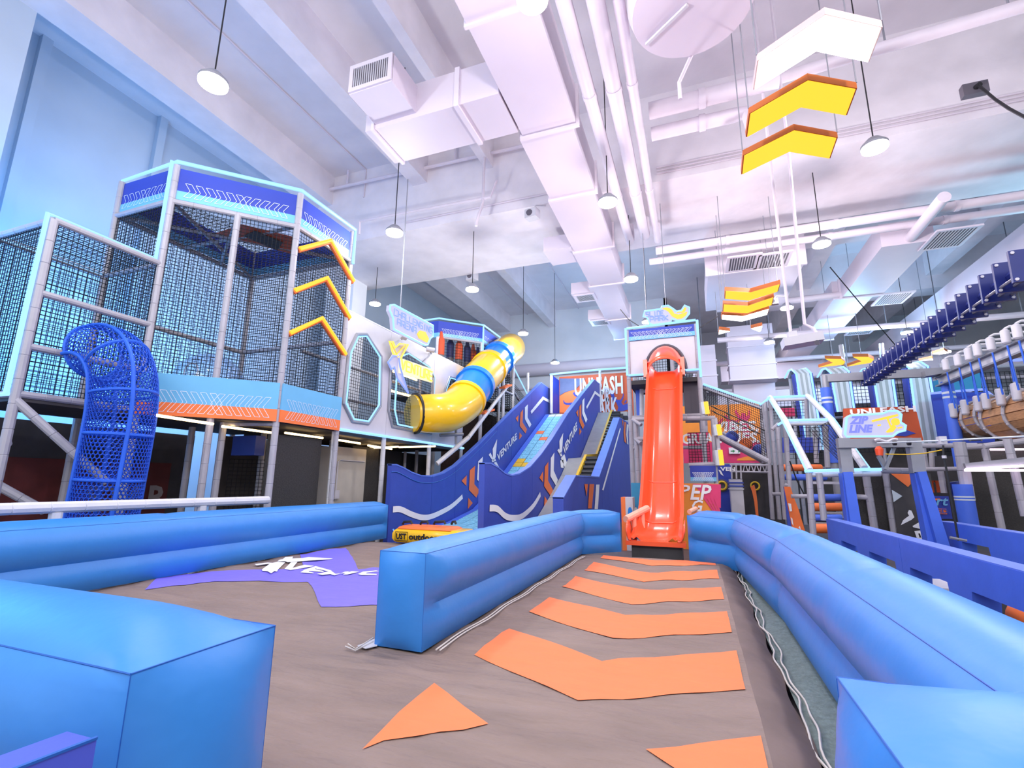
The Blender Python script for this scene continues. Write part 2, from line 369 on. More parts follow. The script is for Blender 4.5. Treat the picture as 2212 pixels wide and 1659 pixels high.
# ------------------------------------------------------------------ rectangular ducts
def grille(parent, o, ux, hx, uy, hy, n=14, name='grille'):
    """framed louvre: o centre, ux/uy in-plane axes"""
    o = V(o); ux = V(ux).normalized(); uy = V(uy).normalized(); nz = ux.cross(uy)
    g = obj(name, MB().obox(o, ux, hx, uy, hy, nz, .015), m_grill, parent)
    f = MB()
    for s in (-1, 1):
        f.obox(o+uy*(s*hy), ux, hx+.05, uy, .05, nz, .03); f.obox(o+ux*(s*hx), ux, .05, uy, hy-.05, nz, .03)
    obj('grille_frame', f, m_duct, g)
    b = MB()
    for i in range(n):
        q = o+ux*(hx*(2*(i+.5)/n-1)); b.obox(q, ux, hx/n*.32, uy, hy, nz, .028)
    obj('louvre', b, m_panel, g, kind='stuff')
    return g
d = thing('main_duct', (-2.9, 4, 10), 'long white rectangular air duct running away along the middle of the ceiling', 'duct')
segs = [(0, 10.1, -3.56, -2.2, 1.05), (10.1, 13, -3.68, -2.3, .95), (13, 16.6, -3.78, -2.35, .9), (16.6, 20, -3.86, -2.45, .8), (20, 24.8, -4.0, -2.75, .7), (24.8, 28.5, -4.1, -3.0, .6)]
for y0, y1, x0, x1, h in segs:
    s = obj('duct_section', MB().box(x0, x1, y0+.02, y1-.05, 10, 10+h), m_duct, d)
    obj('flange', MB().box(x0-.07, x1+.07, y1-.08, y1+.02, 9.94, 10+h+.06), m_pipe, s)
for y in (3.4, 6.8): obj('flange', MB().box(-3.62, -2.14, y, y+.07, 9.95, 11.1), m_pipe, d)
for y in (21.2, 25): grille(d, (-4.35, y, 10.0), (1, 0, 0), .42, (0, 1, 0), .4, 16)
for y in (20.6, 24.4): obj('side_outlet', MB().box(-4.9, -4.0, y, y+1.2, 10.02, 10.55), m_duct, d)
for y in (16.2,): obj('side_outlet', MB().box(-4.9, -3.8, y, y+1.3, 10.05, 10.6), m_duct, d)
d = thing('branch_duct', (-5.5, 9, 10), 'white branch duct with a louvred outlet sticking out to the left of the main duct', 'duct')
obj('duct_section', MB().box(-7.2, -3.62, 8.55, 9.85, 10, 10.95), m_duct, d)
obj('flange', MB().box(-4.72, -4.6, 8.5, 9.9, 9.95, 11), m_pipe, d)
obj('flange', MB().box(-7.0, -6.92, 8.5, 9.9, 9.95, 11), m_pipe, d)
obj('outlet_box', MB().box(-6.9, -5.75, 7.55, 8.6, 10.12, 10.85), m_duct, d)
grille(d, (-6.32, 7.53, 10.49), (1, 0, 0), .52, (0, 0, 1), .3, 18)
# three fat pipes beside the duct, then two cross pipes under the beam
for (x, r, y1, lab) in ((-1.75, .15, 16.9, 'fat white pipe running beside the main duct, leftmost of three'), (-1.2, .17, 16.6, 'fat white pipe running beside the main duct, middle of three'), (-.8, .11, 17.1, 'slimmer white pipe beside the main duct, rightmost of three')):
    p = thing('ceiling_pipe', (x, 0, 10.1), lab, 'pipe', 'pipes beside the main duct')
    obj('pipe_run', MB().tube([(x, -1, 10.15), (x, y1-.15, 10.15), (x, y1, 10.3), (x, y1, 10.9)], r, 14), m_pipe, p)
    for y in (4.5, 9.4, 13.6): obj('collar', MB().tube([(x, y, 10.15), (x, y+.12, 10.15)], r+.015, 14), m_pipe, p)
for i, (y, z, r, x0) in enumerate(((17.5, 10.02, .15, -.9), (18.3, 9.98, .13, -1.2))):
    p = thing('ceiling_pipe', (x0, y, z), ('long white cross pipe under the wide beam, nearer of the pair', 'long white cross pipe under the wide beam, farther of the pair')[i], 'pipe')
    obj('pipe_run', MB().tube([(x0, y, z), (16, y, z)], r, 12), m_pipe, p)
    for x in (1.5, 4.8, 8): obj('collar', MB().tube([(x, y, z), (x+.12, y, z)], r+.02, 12), m_pipe, p)
for i, (y, z, r) in enumerate(((10.9, 10.55, .2), (11.5, 10.35, .17))):
    p = thing('ceiling_pipe', (-.5, y, z), ('short lagged white pipe crossing right of the duct, upper of two', 'short lagged white pipe crossing right of the duct, lower of two')[i], 'pipe')
    obj('pipe_run', MB().tube([(-.55, y, z), (1.9-.5*i, y, z), (2.2-.5*i, y, z), (2.3-.5*i, y, z-.5*i)], r, 14), m_pipe, p)
    obj('collar', MB().tube([(.6, y, z), (.75, y, z)], r+.03, 14), m_pipe, p)
for i, (x0, y0, x1, y1, z) in enumerate(((2.2, 8.6, 9, 8.2, 11.0), (2, 11.2, 10, 10.6, 10.8))):
    p = thing('ceiling_pipe', (x0, y0, z), ('white pipe with hangers at the upper right corner of the ceiling', 'white pipe with clamps passing behind the big white arrow light')[i], 'pipe')
    obj('pipe_run', MB().tube([(x0, y0, z), (x1, y1, z)], .13, 12), m_pipe, p)
    for t in (.3, .55, .8):
        q = V((x0, y0, z)).lerp(V((x1, y1, z)), t); obj('hanger', MB().tube([q+V((0, 0, .13)), (q.x, q.y, ZC)], .02, 6), m_steel, p)
# rounded barrel housing at top of the picture
d = thing('drum_housing', U(1490, 60, Z=9.6), 'big white rounded drum hanging from the ceiling beside the fat pipes', 'duct')
c = U(1495, 18, Z=9.7); obj('drum_body', MB().tube([c, c+V((0, 0, .25)), (c.x, c.y, ZC-.01)], [1.02, 1.1, 1.1], 40), m_duct, d)
obj('seam_bar', MB().bar(U(1485, 10, Z=9.67), U(1396, 96, Z=9.67), .05, .05), m_panel, d)
q = U(1500, 125, Z=9.7); obj('stay_arm', MB().tube([q+V((0, -.1, .1)), U(1467, 178, Z=9.5), (U(1467, 178, Z=9.5).x, U(1467, 178, Z=9.5).y, 9.1)], .04, 8), m_pipe, d)
# right hand ducts
d = thing('square_duct', (1.9, 19.5, 9.6), 'white box duct with two dark square grilles behind the amber arrow lights', 'duct')
obj('duct_section', MB().box(.9, 4.2, 19.2, 23.5, 9.5, 10.6), m_duct, d)
obj('flange', MB().box(.82, 4.28, 19.15, 19.27, 9.44, 10.66), m_pipe, d)
for x, y in ((1605, 568), (1668, 563)): grille(d, U(x, y, Z=9.49), (1, 0, 0), .52, (0, 1, 0), .62, 12)
d = thing('long_duct', (7, 18, 9.4), 'stepped white duct with square grilles running away under the right ceiling', 'duct')
for x0, x1, y0, y1, z in ((6.5, 8.0, 18.9, 24, 9.6), (6.2, 7.7, 24, 31, 9.6), (5.8, 7.2, 31, 38, 9.6)):
    s = obj('duct_section', MB().box(x0, x1, y0+.03, y1-.05, z, z+.85), m_duct, d); obj('flange', MB().box(x0-.07, x1+.07, y1-.08, y1+.02, z-.06, z+.9), m_pipe, s)
for x, y in ((2050, 515), (1928, 645), (1860, 714)): grille(d, U(x, y, Z=9.59), (1, 0, 0), .55, (0, 1, 0), .7, 12)
d = thing('vertical_duct', (1.6, 30, 5), 'tall pale duct stack behind the slide tower', 'duct')
for i, (x0, x1, y, z0, z1) in enumerate(((.2, 1.5, 30, 6.8, 9.6), (2.2, 4.6, 30, 7.4, 10.6), (2.4, 4.6, 31, 5.9, 7.4))):
    obj('duct_section', MB().box(x0, x1, y, y+1.2, z0, z1), m_duct, d); obj('flange', MB().box(x0-.06, x1+.06, y-.06, y+1.26, z0-.06, z0+.04), m_pipe, d)
obj('duct_section', MB().box(1.5, 9.5, 31.2, 32.4, 5.9, 6.9), m_duct, d)
for x0, x1, y, zz in ((.2, 1.5, 30, (7.7, 8.6)), (2.2, 4.6, 30, (8.2, 9.3))):
    for z in zz: obj('flange', MB().box(x0-.06, x1+.06, y-.06, y+1.26, z, z+.07), m_pipe, d)
for x, y, z in ((.8, 30.6, 9.6), (3.4, 30.6, 10.6), (8.5, 31.8, 6.9)): obj('hanger', MB().tube([(x, y, z), (x, y, ZC)], .03, 6), m_steel, d)
p = thing('ceiling_pipe', (5, 17, 9.7), 'white pipe slanting away from the cross pipes under the right ceiling', 'pipe')
a, b = U(2040, 425, Z=9.8), U(1870, 630, Z=9.8); obj('pipe_run', MB().tube([a, b], .17, 12), m_pipe, p)
obj('pipe_run', MB().tube([b, b+V((-6, .3, 0))], .15, 12), m_pipe, p)
for i, (y, z) in enumerate(((27, 9.0), (33, 9.1), (37, 8.0))):
    p = thing('ceiling_pipe', (1.5, y, z), ('white pipe across the far right ceiling, nearest of three', 'white pipe across the far right ceiling, middle of three', 'white pipe across the far right ceiling, farthest of three')[i], 'pipe')
    obj('pipe_run', MB().tube([(1.5, y, z), (19, y, z)], .14, 10), m_pipe, p)
    for x in (4, 9, 14): obj('hanger', MB().tube([(x, y, z), (x, y, ZC)], .02, 5), m_steel, p)
d = thing('far_duct', (3, 35, 8.8), 'broad white duct crossing under the far right ceiling', 'duct')
obj('duct_section', MB().box(2, 20, 35, 36.2, 8.3, 9.35), m_duct, d)
for x in (5, 8, 11, 14): obj('flange', MB().box(x, x+.1, 34.94, 36.26, 8.24, 9.41), m_pipe, d)
d = thing('far_duct', (12, 24, 8.6), 'sloping pale duct edge above the right hand play area', 'duct')
obj('duct_section', MB().box(11.2, 13, 19.2, 40, 9.5, 10.5), m_duct, d)
# ================================================================== LAMPS
LAMPS = [(460, 183, -7.8, 'round pendant lamp with the widest glow, above the netted tower at left', 1),
 (1150, 2, -1.9, 'round pendant lamp at the top edge under the main duct', 1), (1313, 440, -1.72, 'round pendant lamp beside the fat pipes, lower end of the main duct', 1),
 (852, 505, -7.78, 'round pendant lamp in front of the wide beam at left', 1), (1890, 322, 3.97, 'round pendant lamp right of the big arrow lights', 1.7),
 (1020, 627, -7.5, 'round pendant lamp just past the wide beam below the grey speaker', 1), (1130, 722, -7.45, 'round pendant lamp on a long cord in the rear left bay', 1),
 (1199, 785, -7.4, 'round pendant lamp on a long cord nearest the rear wall', .7), (1363, 605, -1.73, 'round pendant lamp under the far end of the fat pipes', 1),
 (1775, 530, 3.95, 'round pendant lamp beyond the hanging projector rods', 1.5), (810, 658, -13, 'round pendant lamp low behind the sign at left', .25),
 (1700, 667, 3.95, 'round pendant lamp just left of a projector rod', .35), (1662, 741, 3.9, 'small round pendant lamp on a curved cord below the white arrow', .35), (1398, 697, -1.75, 'round pendant lamp right at the slide sign', .4),
 (1960, 720, 9.5, 'small glowing pendant lamp behind the navy plate chain', .6), (2040, 762, 11, 'small glowing pendant lamp in the far right hall', .5), (1630, 800, 3.9, 'tiny glowing pendant lamp far behind the slide tower', .5)]
proto = None
for i, (x, y, X, lab, pw) in enumerate(LAMPS):
    c = U(x, y, X=X)
    if c.z > 10.8: c = U(x, y, Z=8.6)
    if c.y > 40: c = U(x, y, Y=38)
    col = (1, .90, .95) if X > -4 else (.95, .97, 1)
    if proto is None:
        t = proto = thing('pendant_lamp', c, lab, 'lamp', 'round pendant lamps')
        obj('lamp_disc', MB().tube([c, c+V((0, 0, .05))], .24, 24), m_lampw, t)
        obj('housing', MB().tube([c+V((0, 0, .05)), c+V((0, 0, .1)), c+V((0, 0, .24)), c+V((0, 0, .26))], [.25, .25, .12, .02], 20), m_steel, t)
        obj('cord', MB().tube([c+V((0, 0, .26)), (c.x, c.y, ZC)], .014, 5), m_black, t)
    else:
        t = dup(proto, c-_org(proto), lab)
        for ch in t.children:
            if ch.name.startswith('cord'): ch.scale.z = (ZC-c.z)/(ZC-_org(proto).z)
    point(c-V((0, 0, .3)), PEND_W*pw, col, .22)
# arrow shaped panel lights
def arrow(px_poly, z, mat, frame, lab, cat='light', cords=(), h=.12, **k):
    P = [U(a, b, Z=z) for a, b in px_poly]
    t = thing('arrow_light', P[0], lab, cat, 'arrow shaped ceiling lights')
    obj('frame', MB().prism([p+V((0, 0, .012)) for p in P], (0, 0, h)), frame, t, 0)
    c = sum(P, V())/len(P); obj('diffuser', MB().prism([c+(p-c)*.97 for p in P], (0, 0, .02)), mat, t, 0)
    for i in cords: obj('cord', MB().tube([P[i]+V((0, 0, h)), (P[i].x, P[i].y, ZC)], .012, 5), m_steel, t)
    return t
arrow([(1627, 196), (1636, 133), (1783, 32), (1907, 60), (1878, 135), (1763, 111)], 8.0, m_arww, m_arwframew, 'big white arrow light, highest of the three near arrows', cords=(1, 3))
arrow([(1611, 298), (1618, 247), (1746, 173), (1852, 192), (1830, 250), (1730, 232)], 8.0, m_arwo, m_arwframe, 'big amber arrow light directly under the white one', cords=(1, 3))
arrow([(1601, 378), (1605, 337), (1716, 281), (1810, 298), (1794, 343), (1705, 328)], 8.0, m_arwo, m_arwframe, 'big amber arrow light, lowest of the three near arrows', cords=(1, 3))
arrow([(1565, 646), (1566, 629), (1622, 632), (1686, 614), (1681, 630), (1618, 650)], 7.6, m_arwo, m_arwframe, 'amber chevron light farther off, topmost of its trio', cords=(1, 4), h=.14)
arrow([(1561, 674), (1562, 658), (1616, 661), (1672, 642), (1668, 659), (1614, 677)], 7.6, m_arwo, m_arwframe, 'amber chevron light farther off, middle of its trio', cords=(1, 4), h=.14)
arrow([(1558, 690), (1559, 681), (1606, 684), (1662, 668), (1658, 680), (1602, 695)], 7.6, m_arww, m_arwframe, 'white chevron light farther off, lowest of its trio', cords=(1, 4), h=.14)
arrow([(1552, 723), (1554, 713), (1577, 716)], 7.6, m_arww, m_arwframe, 'small white triangle light, left one under the chevron trio', cords=(0,), h=.14)
arrow([(1622, 710), (1647, 704), (1644, 715), (1640, 717)], 7.6, m_arww, m_arwframe, 'small white triangle light, right one under the chevron trio', cords=(0,), h=.14)
arrow([(1768, 794), (1800, 784), (1782, 775), (1818, 776), (1826, 782), (1822, 788)], 7.2, m_arwo, m_arwframe, 'flat amber arrow light over the far lanes, left one', cords=(1,), h=.14)
arrow([(1830, 792), (1862, 781), (1842, 771), (1876, 771), (1888, 777), (1882, 784)], 7.2, m_arwo, m_arwframe, 'flat amber arrow light over the far lanes, right one', cords=(1,), h=.14)
arrow([(2014, 765), (2040, 757), (2048, 762), (2030, 766)], 7.4, m_arww, m_arwframe, 'small white triangle light at far right, upper one', cords=(1,), h=.12)
arrow([(1985, 780), (2014, 774), (2016, 778)], 7.4, m_arww, m_arwframe, 'small white triangle light at far right, lower one', cords=(1,), h=.12)
# projector hung on two rods
t = thing('projector', U(1740, 738, Y=11), 'white projector hung under two long rods', 'projector')
c = U(1732, 737, Y=11)
obj('body', MB().obox(c, (1, .05, .12), .36, (0, 1, 0), .2, (-.12, 0, 1), .085), m_panel, t)
obj('side_module', MB().obox(U(1762, 729, Y=11), (1, .05, .12), .1, (0, 1, 0), .15, (-.12, 0, 1), .06), m_panel, t)
obj('mount_block', MB().obox(U(1711, 727, Y=11), (1, 0, .1), .08, (0, 1, 0), .1, (0, 0, 1), .09), m_panel, t)
obj('lens', MB().tube([U(1765, 740, Y=10.9), U(1765, 740, Y=10.75)], .05, 12), m_grill, t)
for a, b in (((1708, 718), (1663, 340)), ((1738, 700), (1703, 322))):
    p, q = U(*a, Y=11), U(*b, Y=11); pts = [p, q, V((q.x, q.y, ZC))]
    if a[0] > 1720: pts = [U(1766, 723, Y=11), U(1757, 709, Y=11)]+pts
    obj('rod', MB().tube(pts, .032, 8), m_pipe, t)
# loudspeakers, camera and junction box
def speaker(x, y, Y, lab, s=.22):
    c = U(x, y, Y=Y); t = thing('loudspeaker', c, lab, 'speaker')
    obj('cabinet', MB().obox(c, (1, -.25, -.05), s, (.25, 1, 0), s*.7, (0, .0, 1), s*.75), m_panel, t)
    obj('cone', MB().tube([c+V((-.06, -s*.7-.02, 0)), c+V((-.06, -s*.7+.03, 0))], s*.5, 18), m_grill, t)
    obj('bracket', MB().tube([c+V((0, 0, s*.7)), c+V((.1, .1, s*1.7)), c+V((.4, .3, s*1.9))], .025, 6), m_panel, t)
speaker(1150, 463, 14.4, 'small grey loudspeaker on a bracket under the wide beam')
speaker(1020, 598, 19.3, 'small white loudspeaker above a pendant lamp past the wide beam', .24)
speaker(1672, 652, 18.5, 'small white device hung on a rod over the amber chevrons', .14)
c = U(2106, 192, Y=13); t = thing('junction_box', c, 'dark junction box on the ceiling with a slack black cable', 'electrical box')
obj('box_body', MB().box(c.x-.24, c.x+.24, c.y-.05, c.y+.12, c.z-.15, c.z+.15), m_grill, t)
obj('gland', MB().tube([c+V((0, -.05, 0)), c+V((.02, -.16, -.02))], .06, 10), m_black, t)
obj('cable', MB().tube([c+V((0, -.14, -.02)), U(2150, 215, Y=12.5), U(2180, 235, Y=12), U(2230, 262, Y=11.6)], .03, 6), m_black, t)
t = tag(obj('stay_wire', MB().tube([U(1793, 577, Y=18), U(1925, 735, Y=20), U(1940, 752, Y=20.2)], .018, 5), m_black), 'thin black stay wire slanting down to the navy plate chain', 'wire')
t = tag(obj('stay_wire', MB().tube([U(1340, 668, Y=16.2), U(1358, 690, Y=16.1), U(1380, 704, Y=16)], .015, 5), m_black), 'thin black wire at the left corner of the slide tower top', 'wire')
t = tag(obj('stay_wire', MB().tube([U(1550, 684, Y=16.2), U(1510, 709, Y=16)], .015, 5), m_black), 'thin black wire at the right corner of the slide tower top', 'wire')
# ================================================================== INFLATABLE LANES
def inflate(name, label, path, w, h, z0=0, split=.44, a=(.07, .1, .095), joints=(), cat='inflatable wall', group=None, cap=(True, True), floorz=None, capamp=.09, ramp=.28):
    path = [V((x, y, 0)) for x, y in path]; n = len(path)
    # stations
    S = []
    for i in range(n-1):
        p, q = path[i], path[i+1]; L = (q-p).length; m = max(4, int(L/.14))
        for j in range(m+(1 if i == n-2 else 0)):
            t = j/m; S.append([p.lerp(q, t), (q-p).normalized(), i, t*L, L])
    def side(d): return V((d.y, -d.x, 0))
    base = thing(name, (path[0].x, path[0].y, z0), label, cat, group)
    rows = []; K = []
    for pt, d, i, s, L in S:
        nrm = -side(d); k = 1.0; e0 = 1.0; e1 = 1.0
        if i == 0 and True: e0 = min(1, s/ramp)
        if i == n-2: e1 = min(1, (L-s)/ramp)
        b = math.sin(e0*math.pi/2)**.8*math.sin(e1*math.pi/2)**.8 if e0 > 0 and e1 > 0 else 0
        if not cap[0] and i == 0: b = 1 if e1 >= 1 else b
        if i > 0 and s < 1e-6:
            d0 = (path[i]-path[i-1]).normalized(); bis = (side(d0)+side(d)).normalized(); nrm = -bis; k = 1/max(.5, bis.dot(side(d)))
        jd = 9
        if i > 0: jd = min(jd, s)
        if i < n-2: jd = min(jd, L-s)
        if jd < .22: b *= .35+.65*jd/.22
        for jp, sg in joints:
            if sg == i and abs(s-jp) < .16: b *= .82+.18*abs(s-jp)/.16
        row = []
        for t in range(7):
            u = t/6; row.append((-(w/2+a[0]*b*math.sin(math.pi*u)), z0+h*split*u))
        for t in range(1, 9):
            u = t/8; row.append((-(w/2+a[1]*b*math.sin(math.pi*u)**.8), z0+h*(split+(1-split)*u)))
        for t in range(1, 8):
            u = t/8; row.append((-w/2+w*u, z0+h+a[2]*b*math.sin(math.pi*u)**.8))
        row += [(-o, z) for o, z in row[:15][::-1]]
        rows.append([V((pt.x, pt.y, 0))+nrm*(-o*k)+V((0, 0, z)) for o, z in row])
        K.append(row)
    mb = MB().grid(rows)
    for end in (0, 1):
        if not cap[end]: continue
        row = rows[0] if end == 0 else rows[-1]; d = -S[0][1] if end == 0 else S[-1][1]
        lf = row[:15]; rt = row[::-1][:15]; P = []
        for r_, (l, q) in enumerate(zip(lf, rt)):
            v = (l.z-z0)/h; P.append([l.lerp(q, c/8)+d*(capamp*math.sin(math.pi*c/8)**.7*max(0, math.sin(math.pi*min(1, max(0, v))))**.5) for c in range(9)])
        mb.grid(P)
    body = obj('body', mb, m_infl, base, 44)
    sm = MB()
    for idx in (14, 22): sm.tube([r[idx] for r in rows], .0035, 5)
    for end in (0, 1):
        if cap[end]:
            r = rows[0] if end == 0 else rows[-1]; sm.tube(r[:15], .002, 4); sm.tube(r[14:23], .0035, 5); sm.tube(r[22:], .002, 4)
    obj('seam', sm, m_inflseam, base)
    return base
LW = inflate('inflatable_wall', 'long sky blue inflatable wall along the left edge of the mat', [(-8.05, -.6), (-8.05, 11.35)], .5, .86, joints=((6.2, 0),))
CW = inflate('inflatable_wall', 'sky blue inflatable wall between the two lanes, square end facing the camera', [(-2.64, 4.12), (-2.64, 10.75), (-1.85, 11.6)], .5, .84, a=(.07, .1, .06), joints=((2.2, 0), (3.6, 0), (4.7, 0)))
RW = inflate('inflatable_wall', 'long sky blue inflatable wall on the right of the chevron lane', [(1.17, 1.2), (1.15, 7), (.9, 10.55), (-.04, 11.55)], .54, .93, z0=-.1, split=.48, a=(.08, .12, .12), joints=((3.1, 0), (4.9, 0)), group=None)
NL = inflate('inflatable_wall', 'near sky blue inflatable block at the lower left corner', [(-7.5, 1.51), (-1.8, 1.51)], .6, .86, a=(.07, .09, .11), capamp=.11, ramp=.55)
NR = inflate('inflatable_wall', 'near sky blue inflatable block at the lower right corner', [(.4, 1.72), (4.2, 1.72)], .66, .87, a=(.07, .09, .1), capamp=.1, ramp=.55)
t = thing('padded_block', U(145, 1580, Z=.74), 'indigo padded beam end in the lower left corner before the blue block', 'foam block')
e, g, q = U(145, 1580, Z=.74), U(209, 1597, Z=.74), U(0, 1632, Z=.74)
v = (q-e).normalized(); e2 = g-e
obj('pad_body', MB().prism([e, g, g+v*1.4, e+v*1.4], (0, 0, -.74)), m_indigo, t, 0)
obj('seam', MB().tube([g+V((0, 0, .004)), g+v*1.4+V((0, 0, .004))], .006, 5), m_inflseam, t)
# ------------------------------------------------------------------ the mat
mt = thing('air_mat', (-3.6, 5, FZ), 'brown grey fabric air mat with orange chevrons and a purple emblem', 'mat')
def hump(x, y):
    z = .012*math.sin(y*5.1+x*1.7)*math.sin(x*2.3+.6)+.006*math.sin(y*13+x*3)
    if y > 10.6: z -= .11*((y-10.6)/.75)**1.6
    return z
xs = [-7.85+i*.17 for i in range(49)]; xs = [x for x in xs if x < .3]+[.3]; ys = [-.3+i*.14 for i in range(85)]
obj('mat_top', MB().grid([[V((x, y, min(0, hump(x, y)-.014))) for x in xs] for y in ys]), m_mat, mt, 0).data.polygons.foreach_set('use_smooth', [True]*((len(xs)-1)*(len(ys)-1)))
E_ = []
for y in ys: E_.append([V((.3, y, min(0, hump(.3, y)-.014))), V((.38, y, -.02)), V((.5, y+.02*math.sin(y*7), -.07+.02*math.sin(y*9))), V((.6+.02*math.sin(y*5), y, -.15))])
obj('side_flap', MB().grid(E_), m_matdark, mt, 60)
obj('mat_skirt', MB().box(-7.8, .28, -.2, 11.3, FZ, -.12), m_matdark, mt)
for k in (0, 1): obj('stitch_cord', MB().tube([V((.615+.045*k+.022*math.sin(y*4.3+k)+.01*math.sin(y*11), y, -.13+.012*math.sin(y*6+k*2))) for y in [2.2+i*.1 for i in range(88)]], .009, 5), m_cord, mt)
obj('edge_sheet', MB().grid([[V((.62, y, -.17)), V((.72, y, -.15+.02*math.sin(y*3))), V((.84, y, -.12)), V((1.0, y, -.1))] for y in ys if y > 1]), m_greennet, mt, 60)
for k in (0, 1): obj('stitch_cord', MB().tube([V((-2.3+.04*k+.015*math.sin(y*5), y, .012)) for y in [4.2+i*.12 for i in range(52)]], .008, 5), m_cord, mt)
for k in (0, 1): obj('stitch_cord', MB().tube([U(752-6*k, 1391+5*k, Z=.012), U(768, 1402+3*k, Z=.014), U(806, 1378+8*k, Z=.012)], .007, 5), m_cord, mt)
obj('gap_sheet', MB().prism([U(772, 1396, Z=.004), U(812, 1380, Z=.004), U(815, 1396, Z=.004), U(790, 1402, Z=.004)], (0, 0, .006)), m_panel, mt, 0)
def ondecal(pts, mat, name, step=.16):
    """printed patch that follows the mat surface"""
    P = [V((p.x, p.y, 0)) for p in pts]; bm = bmesh.new(); vs = [bm.verts.new(p) for p in P]; bm.faces.new(vs)
    bmesh.ops.triangulate(bm, faces=bm.faces[:])
    for _ in range(6):
        es = [e for e in bm.edges if e.calc_length() > .28]
        if not es: break
        bmesh.ops.subdivide_edges(bm, edges=es, cuts=1, use_grid_fill=False); bmesh.ops.triangulate(bm, faces=bm.faces[:])
    mb = MB(); bm.verts.index_update(); mb.add([V((v_.co.x, v_.co.y, min(0, hump(v_.co.x, v_.co.y)-.014)+.007)) for v_ in bm.verts], [tuple(v_.index for v_ in f.verts) for f in bm.faces]); bm.free()
    return obj(name, mb, mat, mt, 60)
for i in range(5):
    y = 4.28+1.525*i; dm = -.6; pts = [(-1.945, y), (-1.95, y+.88), (-.86, y+.27), (.25, y+.98), (.25, y+.1), (-.87, y-.6)]
    if i == 4: pts = [(-1.94, y), (-1.94, y+.7), (-.86, y+.2), (.25, y+.72), (.25, y+.05), (-.87, y-.6)]
    ondecal([V((a, b, 0)) for a, b in pts], m_or, 'chevron')
ondecal(px([(783, 1612), (862, 1535), (938, 1475), (1000, 1522), (1055, 1557), (1000, 1571), (900, 1588), (830, 1592)], Z=0), m_or, 'chevron')
ondecal(px([(1395, 1615), (1643, 1585), (1665, 1680), (1690, 1790), (1560, 1730)], Z=0), m_or, 'chevron')
PUR = px([(313, 1272), (338, 1250), (416, 1236), (500, 1231), (596, 1229), (657, 1229), (655, 1220), (648, 1196), (700, 1188), (747, 1182), (760, 1200), (774, 1229), (806, 1224)], Z=0)+[V((-2.95, 8.0, 0)), V((-2.95, 5.62, 0))]+px([(804, 1304), (750, 1307), (694, 1310), (686, 1294), (673, 1264), (665, 1256), (560, 1253), (430, 1258)], Z=0)
ondecal(PUR, m_pur, 'emblem_patch')
LG = [(-8.6, 0)]
def floorpoly(z, name='letter'):
    P = [U(540+a*.12658, 1180+b*.12658, Z=.006) for a, b in z]
    return obj(name, MB().prism([p+V((0, 0, .004)) for p in P], (0, 0, .003)), m_white, mt, 0)
floorpoly([(80, 310), (300, 285), (390, 290), (360, 300), (110, 328)], 'emblem_stroke')
floorpoly([(205, 400), (345, 300), (470, 270), (600, 280), (480, 400), (460, 437), (415, 430), (360, 467), (300, 432), (210, 425)], 'emblem_stroke')
floorpoly([(470, 262), (505, 235), (560, 225), (600, 190), (735, 182), (720, 215), (900, 205), (1000, 190), (1200, 200), (1415, 215), (1380, 225), (1000, 250), (850, 262), (640, 278), (600, 260)], 'emblem_stroke')
floorpoly([(588, 392), (700, 280), (810, 272), (722, 378), (930, 322), (1090, 338), (1060, 350), (690, 412)])
floorpoly([(862, 450), (930, 405), (1120, 345), (1390, 420), (1385, 435), (1330, 430), (1115, 385), (1110, 395), (1260, 430), (1245, 445), (1010, 425), (1000, 438), (1090, 460), (1075, 468)])
floorpoly([(1148, 478), (1360, 430), (1390, 430), (1460, 478), (1545, 470), (1440, 502), (1370, 480), (1230, 495)])
floorpoly([(1545, 472), (1620, 440), (1690, 435), (1660, 455), (1740, 432), (1860, 442), (1660, 488), (1590, 488), (1640, 462)])
floorpoly([(1845, 480), (1930, 440), (2150, 420), (2200, 430), (1990, 455), (1975, 470), (2160, 480), (2160, 495), (1900, 497)])
# ================================================================== LEFT NETTED TOWER
DK = 2.9
P1 = V((-10.87, 4.65, 0)); P2 = V((-10.87, 6.6, 0)); P3 = V((-9.92, 7.55, 0)); P4 = V((-9, 8.47, 0)); P5 = V((-9, 10.5, 0)); B1 = V((-12.8, 4.65, 0)); B2 = V((-12.8, 6.6, 0)); B5 = V((-12.8, 10.5, 0))
def at(p, z): return V((p.x, p.y, z))
T = thing('play_tower', (-10.4, 7.6, FZ), 'tall netted play tower with cyan neon edges at left', 'play structure')
TOP, BAN, BXT = 8.68, 7.72, 6.17
def post(p, z0, z1, r=.075, par=None, mat=None, name='post'): return obj(name, MB().pad(at(p, z0), at(p, z1), r), mat or m_post, par or T)
def rail(a, b, r=.065, par=None, mat=None, name='rail'): return obj(name, MB().pad(a, b, r), mat or m_post, par or T)
for p, z1 in ((P1, BXT), (P2, TOP-.05), (P3, BAN), (P4, TOP-.05), (P5, TOP-.05), (B1, BXT), (B2, TOP-.05), (B5, TOP-.05)): post(p, FZ, z1)
def net(a, b, z0, z1, par=None, cell=.085, r=.0075): 
    return obj('net', MB().net(at(a, z0), at(b, z0), at(b, z1), at(a, z1), cell, r), m_net, par or T, 0, kind='stuff')
for a, b, z1 in ((P1, P2, BXT), (P2, P4, BAN), (P4, P5, BAN), (B1, P1, BXT), (B1, B2, BXT), (B2, B5, BAN), (B5, P5, BAN), (B2, P2, BAN)): net(a, b, DK, z1)
obj('net', MB().net(at(B2, BAN), at(P2, BAN), at(P5, BAN), at(B5, BAN), .12, .007), m_net, T, 0, kind='stuff')
obj('net', MB().net(at(B1, BXT), at(P1, BXT), at(P2, BXT), at(B2, BXT), .1, .007), m_net, T, 0, kind='stuff')
